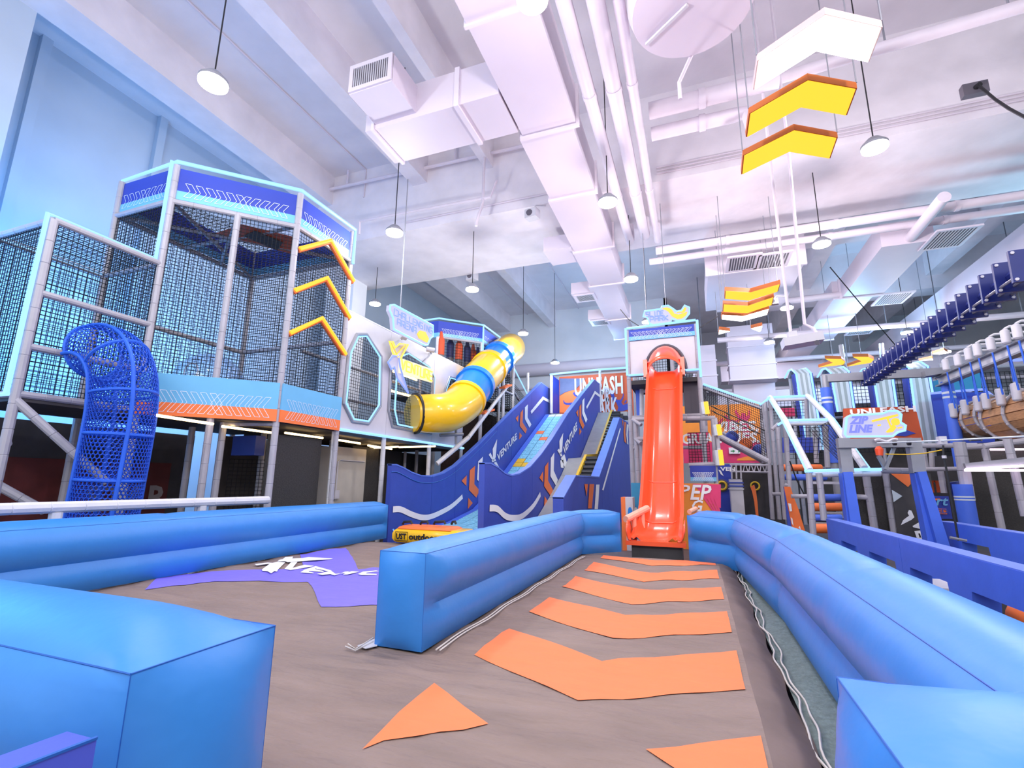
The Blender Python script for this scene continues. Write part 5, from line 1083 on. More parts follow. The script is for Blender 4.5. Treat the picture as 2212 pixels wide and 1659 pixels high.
text('lettering', 'VEN', m_white, NW, U(*zm([(1195, 1035)])[0], Y=20.55), (1, 0, 0), (0, 0, 1), .15, .52, .03); decal('emblem', px(zm([(1170, 1020), (1200, 1030), (1235, 1098), (1200, 1075)]), Y=20.58), (0, -1, 0), m_white, NW)
c = U(*zm([(1215, 1210)])[0], Y=20.5); obj('ring', MB().tube([c+V((.15*math.cos(a*.35), 0, .15*math.sin(a*.35))) for a in range(18)], .04, 6, closed=True), m_rail, NW); obj('ring_back', MB().tube([c+V((0, .06, 0)), c+V((0, .09, 0))], .24, 16), m_grill, NW)
c = U(*zm([(1610, 1215)])[0], Y=21.5); obj('ring', MB().tube([c+V((.15*math.cos(a*.35), 0, .15*math.sin(a*.35))) for a in range(18)], .035, 6, closed=True), m_rail, NW)
WC = thing('white_pillar', U(1595, 1110, Y=19.5), 'white square pillar with navy rings behind the right lane wall', 'pillar')
p, q = U(1576, 1035, Y=19.5), U(1610, 1115, Y=19.5); obj('shaft', MB().box(p.x, q.x, 19.5, 20.1, FZ, p.z), m_panel, WC)
for z in (.1, .22, .32): obj('ring_band', MB().box(p.x-.03, q.x+.03, 19.47, 20.13, p.z-z-.05, p.z-z), m_navy if z < .3 else m_panel, WC)
TR = thing('lighting_truss', U(1600, 1010, Y=19.6), 'white lattice truss over the white pillar', 'truss')
for zt in (1003, 1018):
    for dy in (0, .4): obj('chord', MB().tube([U(1578, zt, Y=19.5)+V((0, dy, 0)), U(1660, zt+2, Y=19.5)+V((0, dy, 0))], .03, 6), m_panel, TR)
mb = MB()
for k in range(9): 
    a, b = U(1604+k*6, 1003, Y=19.5), U(1604+(k+1)*6, 1019, Y=19.5); mb.tube([a, b] if k % 2 else [V((a.x, a.y, b.z)), V((b.x, b.y, a.z))], .018, 5)
obj('lattice', mb, m_panel, TR, kind='stuff')
for x in (1580, 1590, 1600): obj('truss_post', MB().tube([U(x, 1004, Y=19.5), U(x+1, 1034, Y=19.5)], .03, 6), m_panel, TR)
OB = tag(obj('orange_strap', MB().prism(px(zm([(1555, 1230), (1600, 1200), (1620, 1270), (1640, 1420), (1650, 1565), (1655, 1790), (1625, 1790), (1620, 1565), (1600, 1400), (1575, 1280)]), Y=19.8), (0, .12, 0)), m_bando), 'orange curved strap standing beside the white pillar', 'foam piece')
# stepped gate frames (stairs climbing away)
GF = thing('stair_gate', U(1760, 1150, Y=14.6), 'stepped grey and cyan neon stair frame behind the right lane wall', 'play structure')
YG = (14.6, 17.4, 20.8)
g1 = [U(1738, 1018, Y=14.6), U(1750, 1017, Y=14.6), U(1836, 1015, Y=14.6), U(1904, 1014, Y=14.6)]; g2 = [U(1680, 918, Y=17.4), U(1696, 908, Y=17.4), U(1794, 906, Y=17.4)]; g3 = [U(1648, 872, Y=20.8), U(1664, 858, Y=20.8), U(1744, 855, Y=20.8)]
for g_ in (g1, g2, g3): neon(GF, g_, .045); obj('cross_bar', MB().pad(g_[1]+V((0, .1, -.1)), g_[-1]+V((0, .1, -.1)), .07), m_postw, GF)
neon(GF, [U(1710, 917, Y=18.2), U(1770, 916, Y=18.2)], .035)
for a, b in ((g3[1], g2[1]), (g3[2], g2[2]), (g2[1], g1[1]), (g2[2], U(1868, 1012, Y=14.6))):
    obj('slant_post', MB().pad(a, b, .085), m_postw, GF); s_ = V((-.09, -.04, 0)) if a in (g3[1], g2[1]) else V((.09, -.04, 0)); neon(GF, [a+s_, b+s_], .03)
for (x, ya, xb, yb, Y) in ((1653, 868, 1669, 1122, 20.8), (1663, 864, 1684, 1122, 20.8), (1680, 923, 1697, 1122, 17.4), (1696, 916, 1711, 1132, 17.4), (1747, 1022, 1757, 1156, 14.6), (1769, 1022, 1780, 1124, 14.6), (1782, 920, 1788, 1010, 17.4), (1742, 862, 1746, 960, 20.8), (1760, 930, 1764, 1000, 19)):
    obj('post', MB().pad(U(x, ya, Y=Y), U(xb, yb, Y=Y), .075), m_post, GF)
for a, b, Y in (((1668, 1067), (1693, 1067), 19), ((1690, 1048), (1709, 1048), 17.4), ((1709, 1072), (1753, 1072), 16), ((1648, 872), (1664, 1000), 20.8), ((1668, 928), (1682, 915), 17.5)): rail(U(*a, Y=Y), U(*b, Y=Y), .06, GF)
for a, b, c_, d_ in ((g2[1], g1[1], 1, 1),): pass
obj('net', MB().net(g1[2]+V((0, .15, 0)), U(1868, 1012, Y=14.75), g2[2]+V((0, .1, 0)), g2[2]+V((-.6, .1, -.3)), .085, .008), m_net, GF, 0, kind='stuff')
obj('net', MB().net(U(1697, 990, Y=17.6), U(1782, 990, Y=17.6), g2[2]+V((0, .2, -.1)), g2[1]+V((0, .2, -.1)), .12, .008), m_net, GF, 0, kind='stuff'); obj('net', MB().net(U(1665, 905, Y=21), U(1742, 905, Y=21), g3[2]+V((0, .2, -.1)), g3[1]+V((0, .2, -.1)), .12, .009), m_net, GF, 0, kind='stuff')
obj('rear_board', MB().box(U(1684, 882, Y=21.5).x, U(1716, 882, Y=21.5).x, 21.5, 21.55, U(1690, 900, Y=21.5).z, U(1690, 882, Y=21.5).z), m_pink, GF); obj('rear_board', MB().prism(px([(1690, 945), (1770, 945), (1770, 978), (1690, 978)], Y=20), (0, .05, 0)), m_banner, GF, 0)
obj('pull_rope', MB().tube([U(1706, 996, Y=16.5), U(1720, 1035, Y=16.5), U(1737, 1068, Y=16.5)], .02, 5), m_black, GF)
def rollbar(x0, x1, y0, y1, Y, mat, lab):
    a, b = U(x0, (y0+y1)/2, Y=Y), U(x1, (y0+y1)/2, Y=Y); r_ = abs(U(x0, y0, Y=Y).z-U(x0, y1, Y=Y).z)/2
    t = thing('inflatable_roller', a, lab, 'roller', 'inflatable rollers at the stair frame')
    for q in ((a, b) if 'lowest' in lab else ()): obj('support_post', MB().tube([q, (q.x, q.y, FZ)], .04, 8), m_post, t)
    obj('roller_body', MB().tube([a, a.lerp(b, .04), a.lerp(b, .5), a.lerp(b, .96), b], [r_*.8, r_, r_*.98, r_, r_*.8], 14), mat, t); obj('axle', MB().tube([a+V((-.1, 0, 0)), b+V((.1, 0, 0))], .04, 6), m_steel, t)
rollbar(1690, 1776, 1003, 1018, 18.6, m_bando, 'orange inflatable roller, topmost on the stair frame'); rollbar(1695, 1786, 1024, 1038, 18.0, m_royal, 'blue inflatable roller directly below the topmost orange one')
rollbar(1754, 1817, 1067, 1083, 17, m_royal, 'blue inflatable roller above the lower orange one beside the blue pillar'); rollbar(1756, 1819, 1086, 1104, 16.6, m_bando, 'orange inflatable roller in the middle beside the blue pillar'); rollbar(1758, 1819, 1111, 1126, 16.2, m_royal, 'blue inflatable roller just over the blue barrier top'); rollbar(1760, 1800, 1131, 1152, 15.9, m_bando, 'lowest orange inflatable roller at the barrier end')
bs = thing('white_shelf', U(1757, 1106, Y=17.4), 'white ledge behind the inflatable rollers', 'ledge'); 
for ya in (1105, 1128, 1040): p, q = U(1756, ya, Y=17.5), U(1820, ya+6, Y=17.5); obj('ledge_strip', MB().box(p.x, q.x, 17.5, 17.6, q.z, p.z), m_panel, bs)
ob = thing('leaning_banner', U(1710, 1140, Y=16.4), 'orange leaning banner slab with white blocks between grey posts', 'banner'); obj('slab', MB().prism(px(z8([(368, 355), (465, 355), (520, 520), (590, 700), (690, 1030), (720, 1160), (520, 1160), (490, 975)]), Y=16.4), (0, .12, 0)), m_bando, ob, 0)
obj('side', MB().prism(px(z8([(368, 355), (490, 975), (430, 950)]), Y=16.38), (0, .1, 0)), m_navy, ob, 0)
for pts in ([(430, 600), (475, 610), (490, 720), (455, 725)], [(470, 810), (495, 830), (512, 940), (485, 900)], [(585, 970), (605, 940), (625, 1000)]): obj('print_block', MB().prism(px(z8(pts), Y=16.37), (0, -.01, 0)), m_white, ob, 0)
# zip line gantry
ZL = thing('zip_line', U(1890, 960, Y=14), 'grey steel zip line gantry with two blue padded legs and a long cable', 'zip line')
p, q = U(1808, 949, Y=14), U(1969, 966, Y=14); obj('gantry_beam', MB().box(p.x, q.x, 13.9, 14.15, q.z, p.z), m_steel, ZL)
for x0, x1 in ((1808, 1830), (1958, 1972)): a, b = U(x0, 947, Y=14.1), U(x1+8, 1022, Y=14.1); obj('gantry_post', MB().box(a.x, max(b.x-.12, a.x+.25), 14.0, 14.25, b.z, a.z), m_steel, ZL)
obj('gusset', MB().bar(U(1932, 965, Y=14.1), U(1912, 1014, Y=14.1), .12, .06), m_steel, ZL); obj('gusset', MB().bar(U(1898, 985, Y=14.2), U(1912, 1010, Y=14.2), .1, .08), m_steel, ZL)
for pts, d_ in (([(1818, 1022), (1834, 1022), (1866, 1190), (1838, 1190)], .3), ([(1975, 1020), (1999, 1019), (2058, 1210), (2012, 1210)], .3)):
    P = px(pts, Y=14.0); L_ = obj('leg_pad', MB().prism(P, (0, d_, 0)), m_royal, ZL, 0)
P = px([(1822, 1020), (1842, 1019), (1871, 1190), (1846, 1190)], Y=13.9); obj('leg_pad', MB().prism(P, (0, .3, 0)), m_royal, ZL, 0)
P = px([(1983, 1020), (2001, 1018), (2062, 1210), (2034, 1210)], Y=13.85); obj('leg_pad', MB().prism(P, (0, .3, 0)), m_royal, ZL, 0)
obj('cable', MB().tube([U(1895, 957, Y=13.8), U(2030, 952, Y=12.4), U(2300, 938, Y=10)], .018, 6), m_lane, ZL)
obj('chain', MB().tube([U(1889, 952, Y=13.8)+V((.0, 0, .03*math.sin(k))) +V((k*.05, 0, 0)) for k in range(10)], .035, 6), m_panel, ZL)
for x in (1929, 1960): obj('stopper', MB().tube([U(x, 957, Y=13.6), U(x+7, 957, Y=13.6)], .055, 8), m_black, ZL)
obj('red_buffer', MB().tube([U(1897, 964, Y=13.8), U(1899, 970, Y=13.8), U(1900, 984, Y=13.8)], [.04, .09, .07], 10), m_slide, ZL)
t = thing('zip_trolley', U(2034, 952, Y=12.4), 'white zip line trolley on the cable with a black strap and yellow rope', 'trolley')
p, q = U(2026, 943, Y=12.4), U(2045, 960, Y=12.4); obj('trolley_body', MB().box(p.x, q.x, 12.35, 12.5, q.z, p.z), m_panel, t); obj('strap', MB().tube([U(2037, 962, Y=12.4), U(2038, 985, Y=12.4), U(2046, 1023, Y=12.4), U(2070, 1168, Y=12.4)], .02, 5), m_black, t)
obj('toggle', MB().tube([U(2039, 984, Y=12.38), U(2040, 990, Y=12.38)], .04, 8), m_panel, t); obj('rope', MB().tube([U(1913, 981, Y=13.7), U(1960, 982, Y=13.2), U(2000, 979, Y=12.8), U(2035, 972, Y=12.4)], .012, 5), m_rail, t)
obj('seat_bar', MB().tube([U(2052, 1161, Y=12.4), U(2088, 1168, Y=12.4)], .03, 6), m_steel, t)
ZS = thing('neon_sign', U(1890, 915, Y=14.2), 'rounded neon sign with a swinging figure on top of the zip line gantry', 'sign')
P = px(z7([(1040, 720), (1062, 530), (1100, 503), (1480, 480), (1550, 452), (1650, 448), (1700, 490), (1690, 580), (1752, 620), (1745, 680), (1660, 700), (1600, 748), (1060, 752)]), Y=14.2)
obj('sign_board', MB().prism(P, (0, .12, 0)), bpy.data.materials['sign_white'], ZS, 0); obj('neon_border', MB().tube([p+(sum(P, V())/13-p)*.05+V((0, -.03, 0)) for p in P], .03, 6, closed=True), m_neon, ZS)
def zd(n, pts): return decal(n, px(z7(pts), Y=14.17), (0, -1, 0), m_neono, ZS, .02, .0)
zd('figure', [(1360, 560), (1520, 520), (1650, 490), (1660, 510), (1550, 545), (1580, 620), (1600, 600), (1640, 640), (1600, 690), (1540, 700), (1520, 690), (1570, 640), (1530, 545), (1370, 580)])
c = U(*z7([(1633, 575)])[0], Y=14.15); obj('figure_head', MB().tube([c, c+V((0, .03, 0))], .09, 14), m_neono, ZS)
zd('dash', [(1425, 610), (1465, 605), (1465, 620), (1430, 625)]); zd('dash', [(1650, 640), (1700, 630), (1705, 645), (1655, 655)])
for s, A, B, h_ in (('ZIP', (1112, 605), (1335, 600), .2), ('LINE', (1108, 702), (1392, 697), .2)):
    a, b = U(*z7([A])[0], Y=14.14), U(*z7([B])[0], Y=14.14); text('lettering', s, M('sign_violet', (122, 130, 250), emit=.9) if s == 'ZIP' else bpy.data.materials['sign_violet'], ZS, a, b-a, (0, 0, 1), h_, (b-a).length, .06, .3)
UB = thing('mural', U(1900, 930, Y=19), 'rust orange banner with white lettering behind the zip line sign', 'mural')
decal('board', px(z5([(985, 562), (1400, 548), (1470, 585), (1515, 775), (1440, 790), (985, 790)]), Y=19), (0, -1, 0), m_posterr, UB, .06, 0); text('lettering', 'UNLEASH', m_white, UB, U(*z5([(1035, 606)])[0], Y=18.9), (1, 0, .03), (0, 0, 1), .2, 1.8, .04)
decal('jumper_shape', px(z5([(1330, 740), (1400, 700), (1440, 715), (1470, 725), (1430, 735), (1400, 745)]), Y=18.92), (0, -1, 0), m_banner, UB)
# striped lanes with neon edges
LN = [((1722, 808), (1748, 806), (1748, 974), (1776, 972), 'leftmost'), ((1797, 806), (1830, 803), (1812, 890), (1842, 888), 'second from left'), ((1888, 806), (1922, 803), (1902, 890), (1934, 888), 'third from left'), ((1966, 795), (2000, 792), (1989, 960), (2030, 962), 'rightmost')]
for a, b, c_, d_, lab in LN:
    A, B, C, D = U(*a, Y=25), U(*b, Y=25), U(*c_, Y=25), U(*d_, Y=25); t = thing('wave_lane', C, 'pale striped slide lane with neon edges, %s of four' % lab, 'slide', 'striped slide lanes')
    for k in range(5):
        e0, e1 = A.lerp(B, k/5), A.lerp(B, (k+1)/5); f0, f1 = C.lerp(D, k/5), C.lerp(D, (k+1)/5)
        arc = [(0, 0)]+[(.6*math.sin(th), .45*(1-math.cos(th))) for th in ()]
        P0 = [f0, e0, e0+V((-.1, .35, .28)), e0+V((-.15, .8, .3)), e0+V((-.2, 1.3, .05))]; P1 = [f1, e1, e1+V((-.1, .35, .28)), e1+V((-.15, .8, .3)), e1+V((-.2, 1.3, .05))]
        obj('lane_strip', MB().grid([P0, P1]), m_laned if k % 2 else m_lane, t, 0)
    for e, f, s in ((A, C, -1), (B, D, 1)): obj('neon_strip', MB().tube([f+V((s*.05, -.05, 0)), e+V((s*.05, -.05, 0)), e+V((-.1+s*.05, .3, .3)), e+V((-.2, .8, .34)), e+V((-.3, 1.3, .1))], .045, 6), m_neon, t); obj('lane_side', MB().prism([f+V((s*.1, 0, 0)), e+V((s*.1, 0, 0)), e+V((s*.1, .6, .1)), f+V((s*.1, .6, 0))], (.04*s, 0, 0)), m_banner, t, 0)
LF = thing('lane_backing', (7, 26.5, FZ), 'dark netted framework behind the striped slide lanes', 'play structure')
obj('backing_panel', MB().box(4.6, 16, 27.2, 27.3, FZ, 5.2), m_dark, LF); obj('net', MB().net(V((4.6, 26.6, 3)), V((16, 26.6, 3)), V((16, 26.6, 6.4)), V((4.6, 26.6, 6.4)), .16, .014), m_net, LF, 0, kind='stuff')
for x in (4.6, 6.2, 8.0, 9.8, 11.4, 13, 15): obj('post', MB().pad(V((x, 26.4, FZ)), V((x, 26.4, 6.6)), .08), m_post, LF)
for z in (4.6, 6.6): rail(V((4.6, 26.4, z)), V((16, 26.4, z)), .07, LF)
neon(LF, [U(2010, 850, Y=24), U(2050, 846, Y=24), U(2125, 841, Y=24), U(2146, 856, Y=24), U(2152, 880, Y=24)], .05, m_neonb); neon(LF, [U(2140, 780, Y=28), U(2230, 776, Y=28)], .07, m_neonb)
obj('blue_panel', MB().prism(px([(2012, 850), (2140, 846), (2150, 960), (2030, 960)], Y=24.4), (0, .1, 0)), m_banner, LF, 0); obj('blue_panel', MB().prism(px([(1985, 830), (2120, 800), (2120, 840), (1995, 850)], Y=26.3), (0, .1, 0)), m_posterb, LF, 0)
# padded columns and steel gantry that carry the plate chain
CG = thing('steel_gantry', U(1790, 815, Y=20), 'grey steel gantry on two blue padded columns carrying the aerial course', 'gantry')
XB = 7.95
for (x, y0, yb, x2, y2) in ((1780, 812, 838, 1795, 1000), (2038, 785, 825, 2062, 1010)):
    a, m_, b = U(x, y0, Y=20), U(x+2, yb, Y=20), U(x2, y2, Y=20); obj('column', MB().tube([V((a.x, 20, a.z)), V((a.x, 20, FZ))], .13, 14), m_steel, CG)
    cp = obj('column_pad', MB().tube([V((a.x, 20, m_.z)), V((a.x, 20, b.z))], .17, 16), m_royal, CG); 
    for k in (.35, .5): obj('band', MB().tube([V((a.x, 20, m_.z-k)), V((a.x, 20, m_.z-k-.07))], .176, 16), m_lane, cp)
a, b = U(1775, 818, Y=20), U(2050, 801, Y=20); obj('cross_beam', MB().bar(a, V((b.x, b.y, a.z)), .2, .28), m_steel, CG)
zI = U(2050, 812, X=XB).z; obj('rail_beam', MB().bar(V((XB, 20.2, zI+.1)), V((XB, 8, zI+.1)), .24, .05), m_steel, CG); obj('rail_beam', MB().bar(V((XB, 20.2, zI-.2)), V((XB, 8, zI-.2)), .24, .05), m_steel, CG); obj('rail_web', MB().bar(V((XB, 20.2, zI-.05)), V((XB, 8, zI-.05)), .03, .3), m_panel, CG)
obj('junction_plate', MB().obox(U(2028, 803, Y=19.8), (1, 0, .15), .45, (0, 1, 0), .2, (-.1, 0, 1), .1), m_steel, CG)
obj('column', MB().tube([U(1816, 745, Y=27), U(1826, 815, Y=27)], .1, 10), m_steel, CG); obj('column', MB().tube([U(1904, 742, Y=27), U(1908, 800, Y=27)], .1, 10), m_steel, CG)
PC = thing('plate_bridge', U(1872, 822, Y=20), 'navy chain of square plates rising along a tube to the right edge', 'climbing bridge')
A, B = U(1874, 818, Y=20), U(2222, 572, Y=9); d = (B-A).normalized(); sx = d.cross(V((0, 0, 1))).normalized(); uz = sx.cross(d)
obj('spine_tube', MB().tube([A, B], .09, 10), m_chain, PC)
for s in (-.16, 0, .16): obj('spine_rod', MB().tube([A+sx*s-uz*.16, B+sx*s-uz*.16], .022, 6), m_steel, PC)
pp = None; npl = 22
for k in range(npl):
    c = A.lerp(B, k/(npl-1)); ra = uz
    if pp is None:
        mb = MB(); mb.obox(c, sx, .21, uz, .25, d, .03); pp = obj('plate', mb, m_chain, PC, 0); c0 = c
        bo = MB()
        for i in (-1, 1):
            for j in (-1, 1): bo.tube([c+sx*.17*i+uz*.21*j-d*.05, c+sx*.17*i+uz*.21*j+d*.05], .025, 6)
        obj('bolts', bo, m_panel, pp, kind='stuff')
    else:
        o = pp.copy(); COL.objects.link(o); o.location = c-c0
        for ch in pp.children: h = ch.copy(); COL.objects.link(h); h.parent = o
# hanging handles and barrel tunnels
HU = [(2043, 788), (2069, 778), (2092, 765), (2111, 756), (2140, 743), (2172, 727), (2197, 716)]; HL = [(2059, 887), (2084, 880), (2112, 872), (2130, 867), (2161, 858), (2195, 847)]
ORD = ['farthest', 'second farthest', 'third farthest', 'middle', 'third nearest', 'second nearest', 'nearest']
for i, (x, y) in enumerate(HU):
    c = U(x, y, X=XB-.25); t = thing('padded_block', c, 'white padded block on an arm along the steel rail, %s of the row' % ORD[i], 'padded block', 'padded blocks on the rail')
    obj('pad', MB().tube([c+V((0, 0, -.2)), c+V((0, 0, -.16)), c+V((0, 0, .15)), c+V((0, 0, .19))], [.06, .095, .095, .05], 12), m_panel, t); obj('arm', MB().tube([c+V((0, 0, .2)), c+V((.1, 0, .26)), c+V((.9, 0, .26))], .035, 6), m_postw, t); obj('rope', MB().tube([c+V((0, 0, -.24)), V((c.x+.05, c.y, 3.9))], .022, 6), m_netrope, t)
ORD2 = ['farthest', 'second farthest', 'third farthest', 'third nearest', 'second nearest', 'nearest']
for i, (x, y) in enumerate(HL):
    c = U(x, y, X=XB+.1); t = thing('padded_block', c, 'white padded rope end over the wooden barrels, %s one' % ORD2[i], 'padded block', 'padded rope ends over the barrels')
    obj('pad', MB().tube([c+V((0, 0, -.24)), c+V((0, 0, -.2)), c+V((0, 0, .2)), c+V((0, 0, .24))], [.07, .1, .1, .07], 12), m_panel, t); obj('rope', MB().tube([c+V((0, 0, .28)), V((c.x, c.y, zI-.2))], .022, 6), m_netrope, t)
def barrel(y0, y1, xc, zc_, R_, lab):
    t = thing('barrel_tunnel', V((xc, y0, zc_-R_)), lab, 'barrel', 'wooden barrel tunnels'); ns_ = 16
    for k in range(ns_):
        a0, a1 = 2*math.pi*(k+.06)/ns_, 2*math.pi*(k+.94)/ns_; P = [V((xc+R_*math.cos(a), y, zc_+R_*math.sin(a))) for a, y in ((a0, y0), (a1, y0), (a1, y1), (a0, y1))]
        n_ = V((math.cos((a0+a1)/2), 0, math.sin((a0+a1)/2))); obj('wood_slat', MB().prism(P, n_*-.035), m_wood, t, 0)
    for y in (y0+.03, (y0+y1)/2, y1-.03):
        rg = obj('hoop', MB().tube([V((xc+(R_+.03)*math.cos(a*.2244), y, zc_+(R_+.03)*math.sin(a*.2244))) for a in range(28)], .045, 6, closed=True), m_post, t)
        bo = MB()
        for a in range(0, 28, 2): c = V((xc+(R_+.08)*math.cos(a*.2244), y, zc_+(R_+.08)*math.sin(a*.2244))); bo.tube([c+V((0, -.05, 0)), c+V((0, -.09, 0))], .025, 6)
        obj('bolts', bo, m_panel, rg, kind='stuff')
c1 = U(2085, 914, X=8.7); c2 = U(2165, 906, X=8.7)
barrel(18.7, 20.4, 8.7, c1.z, .57, 'wooden slat barrel tunnel hung on ropes, farther one'); barrel(16.0, 18.4, 8.7, c2.z+.0, .6, 'wooden slat barrel tunnel hung on ropes, nearer one at the right edge')
# right hand posts, beams, dark panels
RP_ = thing('post_frame', U(2100, 1100, Y=17), 'grey posts, beams and dark mesh panels under the wooden barrels at the right edge', 'play structure')
obj('mesh_panel', MB().prism(px([(2068, 958), (2260, 952), (2260, 1170), (2085, 1150)], Y=18.4), (0, .05, 0)), m_darker, RP_, 0); obj('backdrop_panel', MB().prism(px([(1960, 985), (2090, 985), (2090, 1175), (1975, 1160)], Y=20.8), (0, .05, 0)), m_dark, RP_, 0)
for (x, ya, xb, yb, Y, r_) in ((2072, 955, 2093, 1080, 16, .13), (2125, 960, 2165, 1145, 17, .08), (2176, 948, 2215, 1115, 16, .09), (2030, 1010, 2040, 1065, 18, .08), (1992, 960, 2000, 1015, 18, .08), (2012, 975, 2014, 1015, 19, .07)): obj('post', MB().pad(U(x, ya, Y=Y), U(xb, yb, Y=Y), r_), m_post, RP_)
for a, b, Y, r_ in (((1975, 963), (2110, 962), 17, .07), ((2080, 966), (2125, 964), 17, .08), ((2125, 964), (2230, 950), 16.5, .08), ((1985, 1014), (2090, 1012), 17.5, .06), ((1904, 1016), (1985, 1018), 14.8, .08)): rail(U(*a, Y=Y), U(*b, Y=Y), r_, RP_)
obj('beam', MB().bar(U(2084, 1008, Y=15.6), U(2260, 990, Y=15.6), .1, .16), m_steel, RP_); obj('light_bar', MB().tube([U(2084, 1016, Y=15.5), U(2250, 1016, Y=15.5)], .035, 6), m_pinkled, RP_); obj('light_bar', MB().tube([U(2086, 1014, Y=15.5), U(2250, 1004, Y=15.5)], .035, 6), m_pinkled, RP_)
obj('light_bar', MB().tube([U(2139, 971, Y=18.2), U(2178, 971, Y=18.2)], .03, 6), m_pinkled, RP_); obj('light_bar', MB().tube([U(2185, 971, Y=18.2), U(2250, 970, Y=18.2)], .03, 6), m_pinkled, RP_)
pd = obj('post_pad', MB().tube([U(2078, 1046, Y=15.9), U(2096, 1150, Y=15.9)], .2, 14), m_royal, RP_)
for k in (.1, .16): a, b = U(2078, 1046, Y=15.9), U(2096, 1150, Y=15.9); obj('band', MB().tube([a.lerp(b, .15+k), a.lerp(b, .18+k)], .206, 14), m_lane, pd)
BBn = thing('black_banner', U(1940, 1160, Y=15.6), 'black banner with orange and grey triangles and a white emblem behind the padded leg', 'banner')
obj('banner_sheet', MB().prism(px([(1922, 1022), (2010, 1022), (2035, 1220), (1948, 1220)], Y=15.6), (0, .04, 0)), m_dark, BBn, 0)
bd = lambda n, pts, m_: decal(n, px(zb(pts), Y=15.6), (0, -1, 0), m_, BBn, .008, .004)
bd('triangle', [(130, 560), (400, 560), (410, 710), (375, 750)], m_bando); bd('triangle', [(160, 785), (300, 870), (185, 950)], m_lane); bd('emblem', [(388, 1055), (420, 1062), (445, 1120), (460, 1150), (420, 1185), (350, 1220), (282, 1255), (310, 1190), (390, 1130), (370, 1095)], m_white)
text('lettering', 'VENTURE', m_white, BBn, U(*zb([(415, 1205)])[0], Y=15.57), (.16, 0, -1), (1, 0, .16), .26, 1.5, .05)
BM = thing('mesh_screen', U(1890, 1100, Y=16), 'dark mesh screen between grey posts left of the black banner', 'screen'); obj('mesh_panel', MB().prism(px([(1845, 1020), (1912, 1020), (1940, 1215), (1860, 1215)], Y=16), (0, .05, 0)), m_darker, BM, 0)
for (x, ya, xb, yb) in ((1870, 1022, 1895, 1180), (1914, 1019, 1938, 1190)): obj('post', MB().pad(U(x, ya, Y=15.8), U(xb, yb, Y=15.8), .09), m_post, BM)
rail(U(1851, 1073, Y=15.8), U(1880, 1075, Y=15.8), .07, BM)
SB = thing('notice_board', U(2036, 1095, Y=17.5), 'blue notice board with light blue and orange lettering behind the right padded leg', 'sign'); obj('board', MB().prism(px([(2012, 1071), (2049, 1072), (2058, 1121), (2018, 1121)], Y=17.5), (0, .05, 0)), m_banner, SB, 0)
text('lettering', 'rt', m_bannerlt, SB, U(2022, 1092, Y=17.45), (1, 0, 0), (0, 0, 1), .22, .3, .02, .3); obj('label_strip', MB().prism(px([(2022, 1098), (2044, 1099), (2046, 1111), (2024, 1110)], Y=17.46), (0, -.006, 0)), m_bando, SB, 0); text('lettering', 'ED.', m_navy, SB, U(2026, 1109, Y=17.44), (1, 0, 0), (0, 0, 1), .13, .28, .03)
obj('label_strip', MB().prism(px([(2019, 1077), (2031, 1077), (2031, 1081), (2019, 1081)], Y=17.46), (0, -.006, 0)), m_bando, SB, 0)
for i, (x0, x1, lab) in enumerate(((2005, 2019, 'rust orange seat pad behind the padded leg, left one'), (2020, 2036, 'rust orange seat pad behind the padded leg, right one'))):
    p, q = U(x0, 1038, Y=18.5), U(x1, 1064, Y=18.5); t = tag(obj('seat_pad', MB().tube([V(((p.x+q.x)/2, 18.5, q.z)), V(((p.x+q.x)/2, 18.5, p.z-.08)), V(((p.x+q.x)/2, 18.5, p.z))], [(q.x-p.x)/2, (q.x-p.x)/2, .1], 14), m_posterr), lab, 'seat pad')
p = U(2064, 1040, Y=17.8); t = thing('boxing_machine', p, 'dark blue hanging pad with orange accents left of the padded post', 'pad'); obj('pad_body', MB().tube([p, p+V((.05, 0, -.3)), p+V((.12, 0, -.75))], [.18, .2, .14], 12), m_chain, t); obj('accent', MB().tube([U(2068, 1053, Y=17.6), U(2071, 1065, Y=17.6)], [.07, .03], 8), m_bando, t)
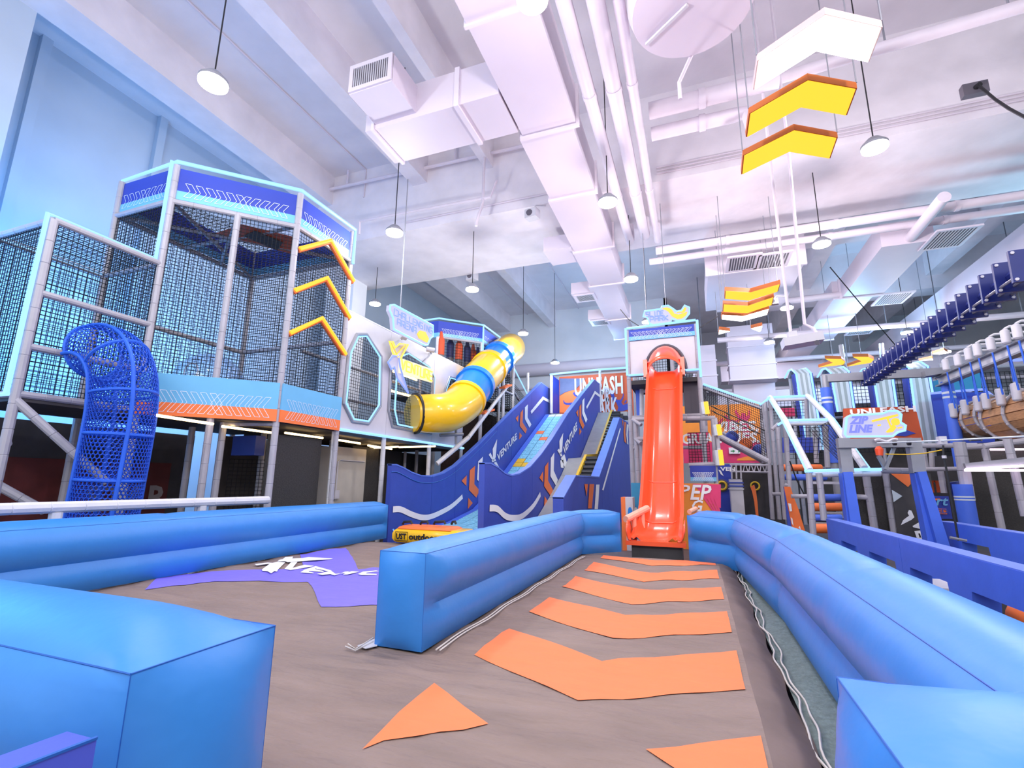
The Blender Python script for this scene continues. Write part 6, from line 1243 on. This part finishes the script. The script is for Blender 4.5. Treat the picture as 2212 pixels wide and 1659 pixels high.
# low royal blue barriers with openings
def barrier(X, y0, y1, th, top, holes, lab, seams=()):
    t = thing('low_barrier', (X, y0, FZ), lab, 'barrier', 'blue padded barriers')
    ys_ = [y0]+list(seams)+[y1]
    for ya, yb in zip(ys_, ys_[1:]):
        ya += .006; yb -= .006
        hs = [h for h in sorted(holes) if ya < h[0] and h[1] < yb]; mb = MB(); zt0 = .32
        mb.box(X, X+th, ya, yb, zt0, top); prev = [ya, ya]
        for h0, h1 in hs:
            o = .12; mb.prism([V((X, prev[0], zt0)), V((X, h0+o, zt0)), V((X, h0, FZ)), V((X, prev[1], FZ))], (th, 0, 0)); prev = [h1-o, h1]
        mb.prism([V((X, prev[0], zt0)), V((X, yb, zt0)), V((X, yb, FZ)), V((X, prev[1], FZ))], (th, 0, 0))
        sec = obj('barrier_section', mb, m_royal, t, 0); obj('top_face', MB().box(X+.005, X+th-.005, ya, yb, top, top+.012), m_navylit, sec)
    obj('rounded_end', MB().prism([V((X, y0, .05)), V((X, y0, top-.25)), V((X, y0+.08, top-.08)), V((X, y0+.01, top)) if False else V((X, y0+.2, top)), V((X, y0+.2, .05))], (th, 0, 0)), m_royal, t, 0)
barrier(2.88, 5.3, 14, .26, .7, [(11.6, 12.95), (9.6, 11.1), (7.85, 9.25), (6.0, 7.5)], 'long royal blue padded barrier with openings, beside the right inflatable wall', (9.42,))
barrier(5.35, 6.5, 14.8, .26, .68, [(12.6, 13.9), (10.8, 12.1), (9.0, 10.3), (7.2, 8.5)], 'royal blue padded barrier with openings at the right edge, farther one', (11.4,))
# foam shapes on the floor between the barriers
for (x, y, r_, m_, lab) in ((4.1, 6.6, .42, m_slide, 'red foam dome seen through the nearest barrier opening'), (3.9, 8.4, .3, m_bando, 'orange foam dome seen through the middle barrier opening'), (4.0, 11.8, .3, m_royal, 'blue foam dome seen through the far barrier opening')):
    t = thing('foam_dome', (x, y, FZ), lab, 'foam dome'); obj('dome_body', MB().sphere((x, y, FZ+r_*.55), r_, 18, 12, .9), m_, t); obj('dome_base', MB().tube([(x, y, FZ), (x, y, FZ+.12)], r_*1.15, 18), m_navy, t)
t = thing('foam_step', (3.8, 5.6, FZ), 'orange and blue foam step between the blue barriers', 'foam block'); obj('step_top', MB().box(3.4, 4.3, 5.2, 5.9, -.1, .05), m_bando, t); obj('step_base', MB().box(3.3, 4.4, 5.1, 6.0, FZ, -.1), m_royal, t)
t = thing('foam_step', (3.9, 9.9, FZ), 'white topped foam step between the blue barriers', 'foam block'); obj('step_top', MB().box(3.3, 4.4, 9.5, 10.4, -.1, .0), m_panel, t); obj('step_base', MB().box(3.3, 4.5, 9.4, 10.5, FZ, -.1), m_dark, t)
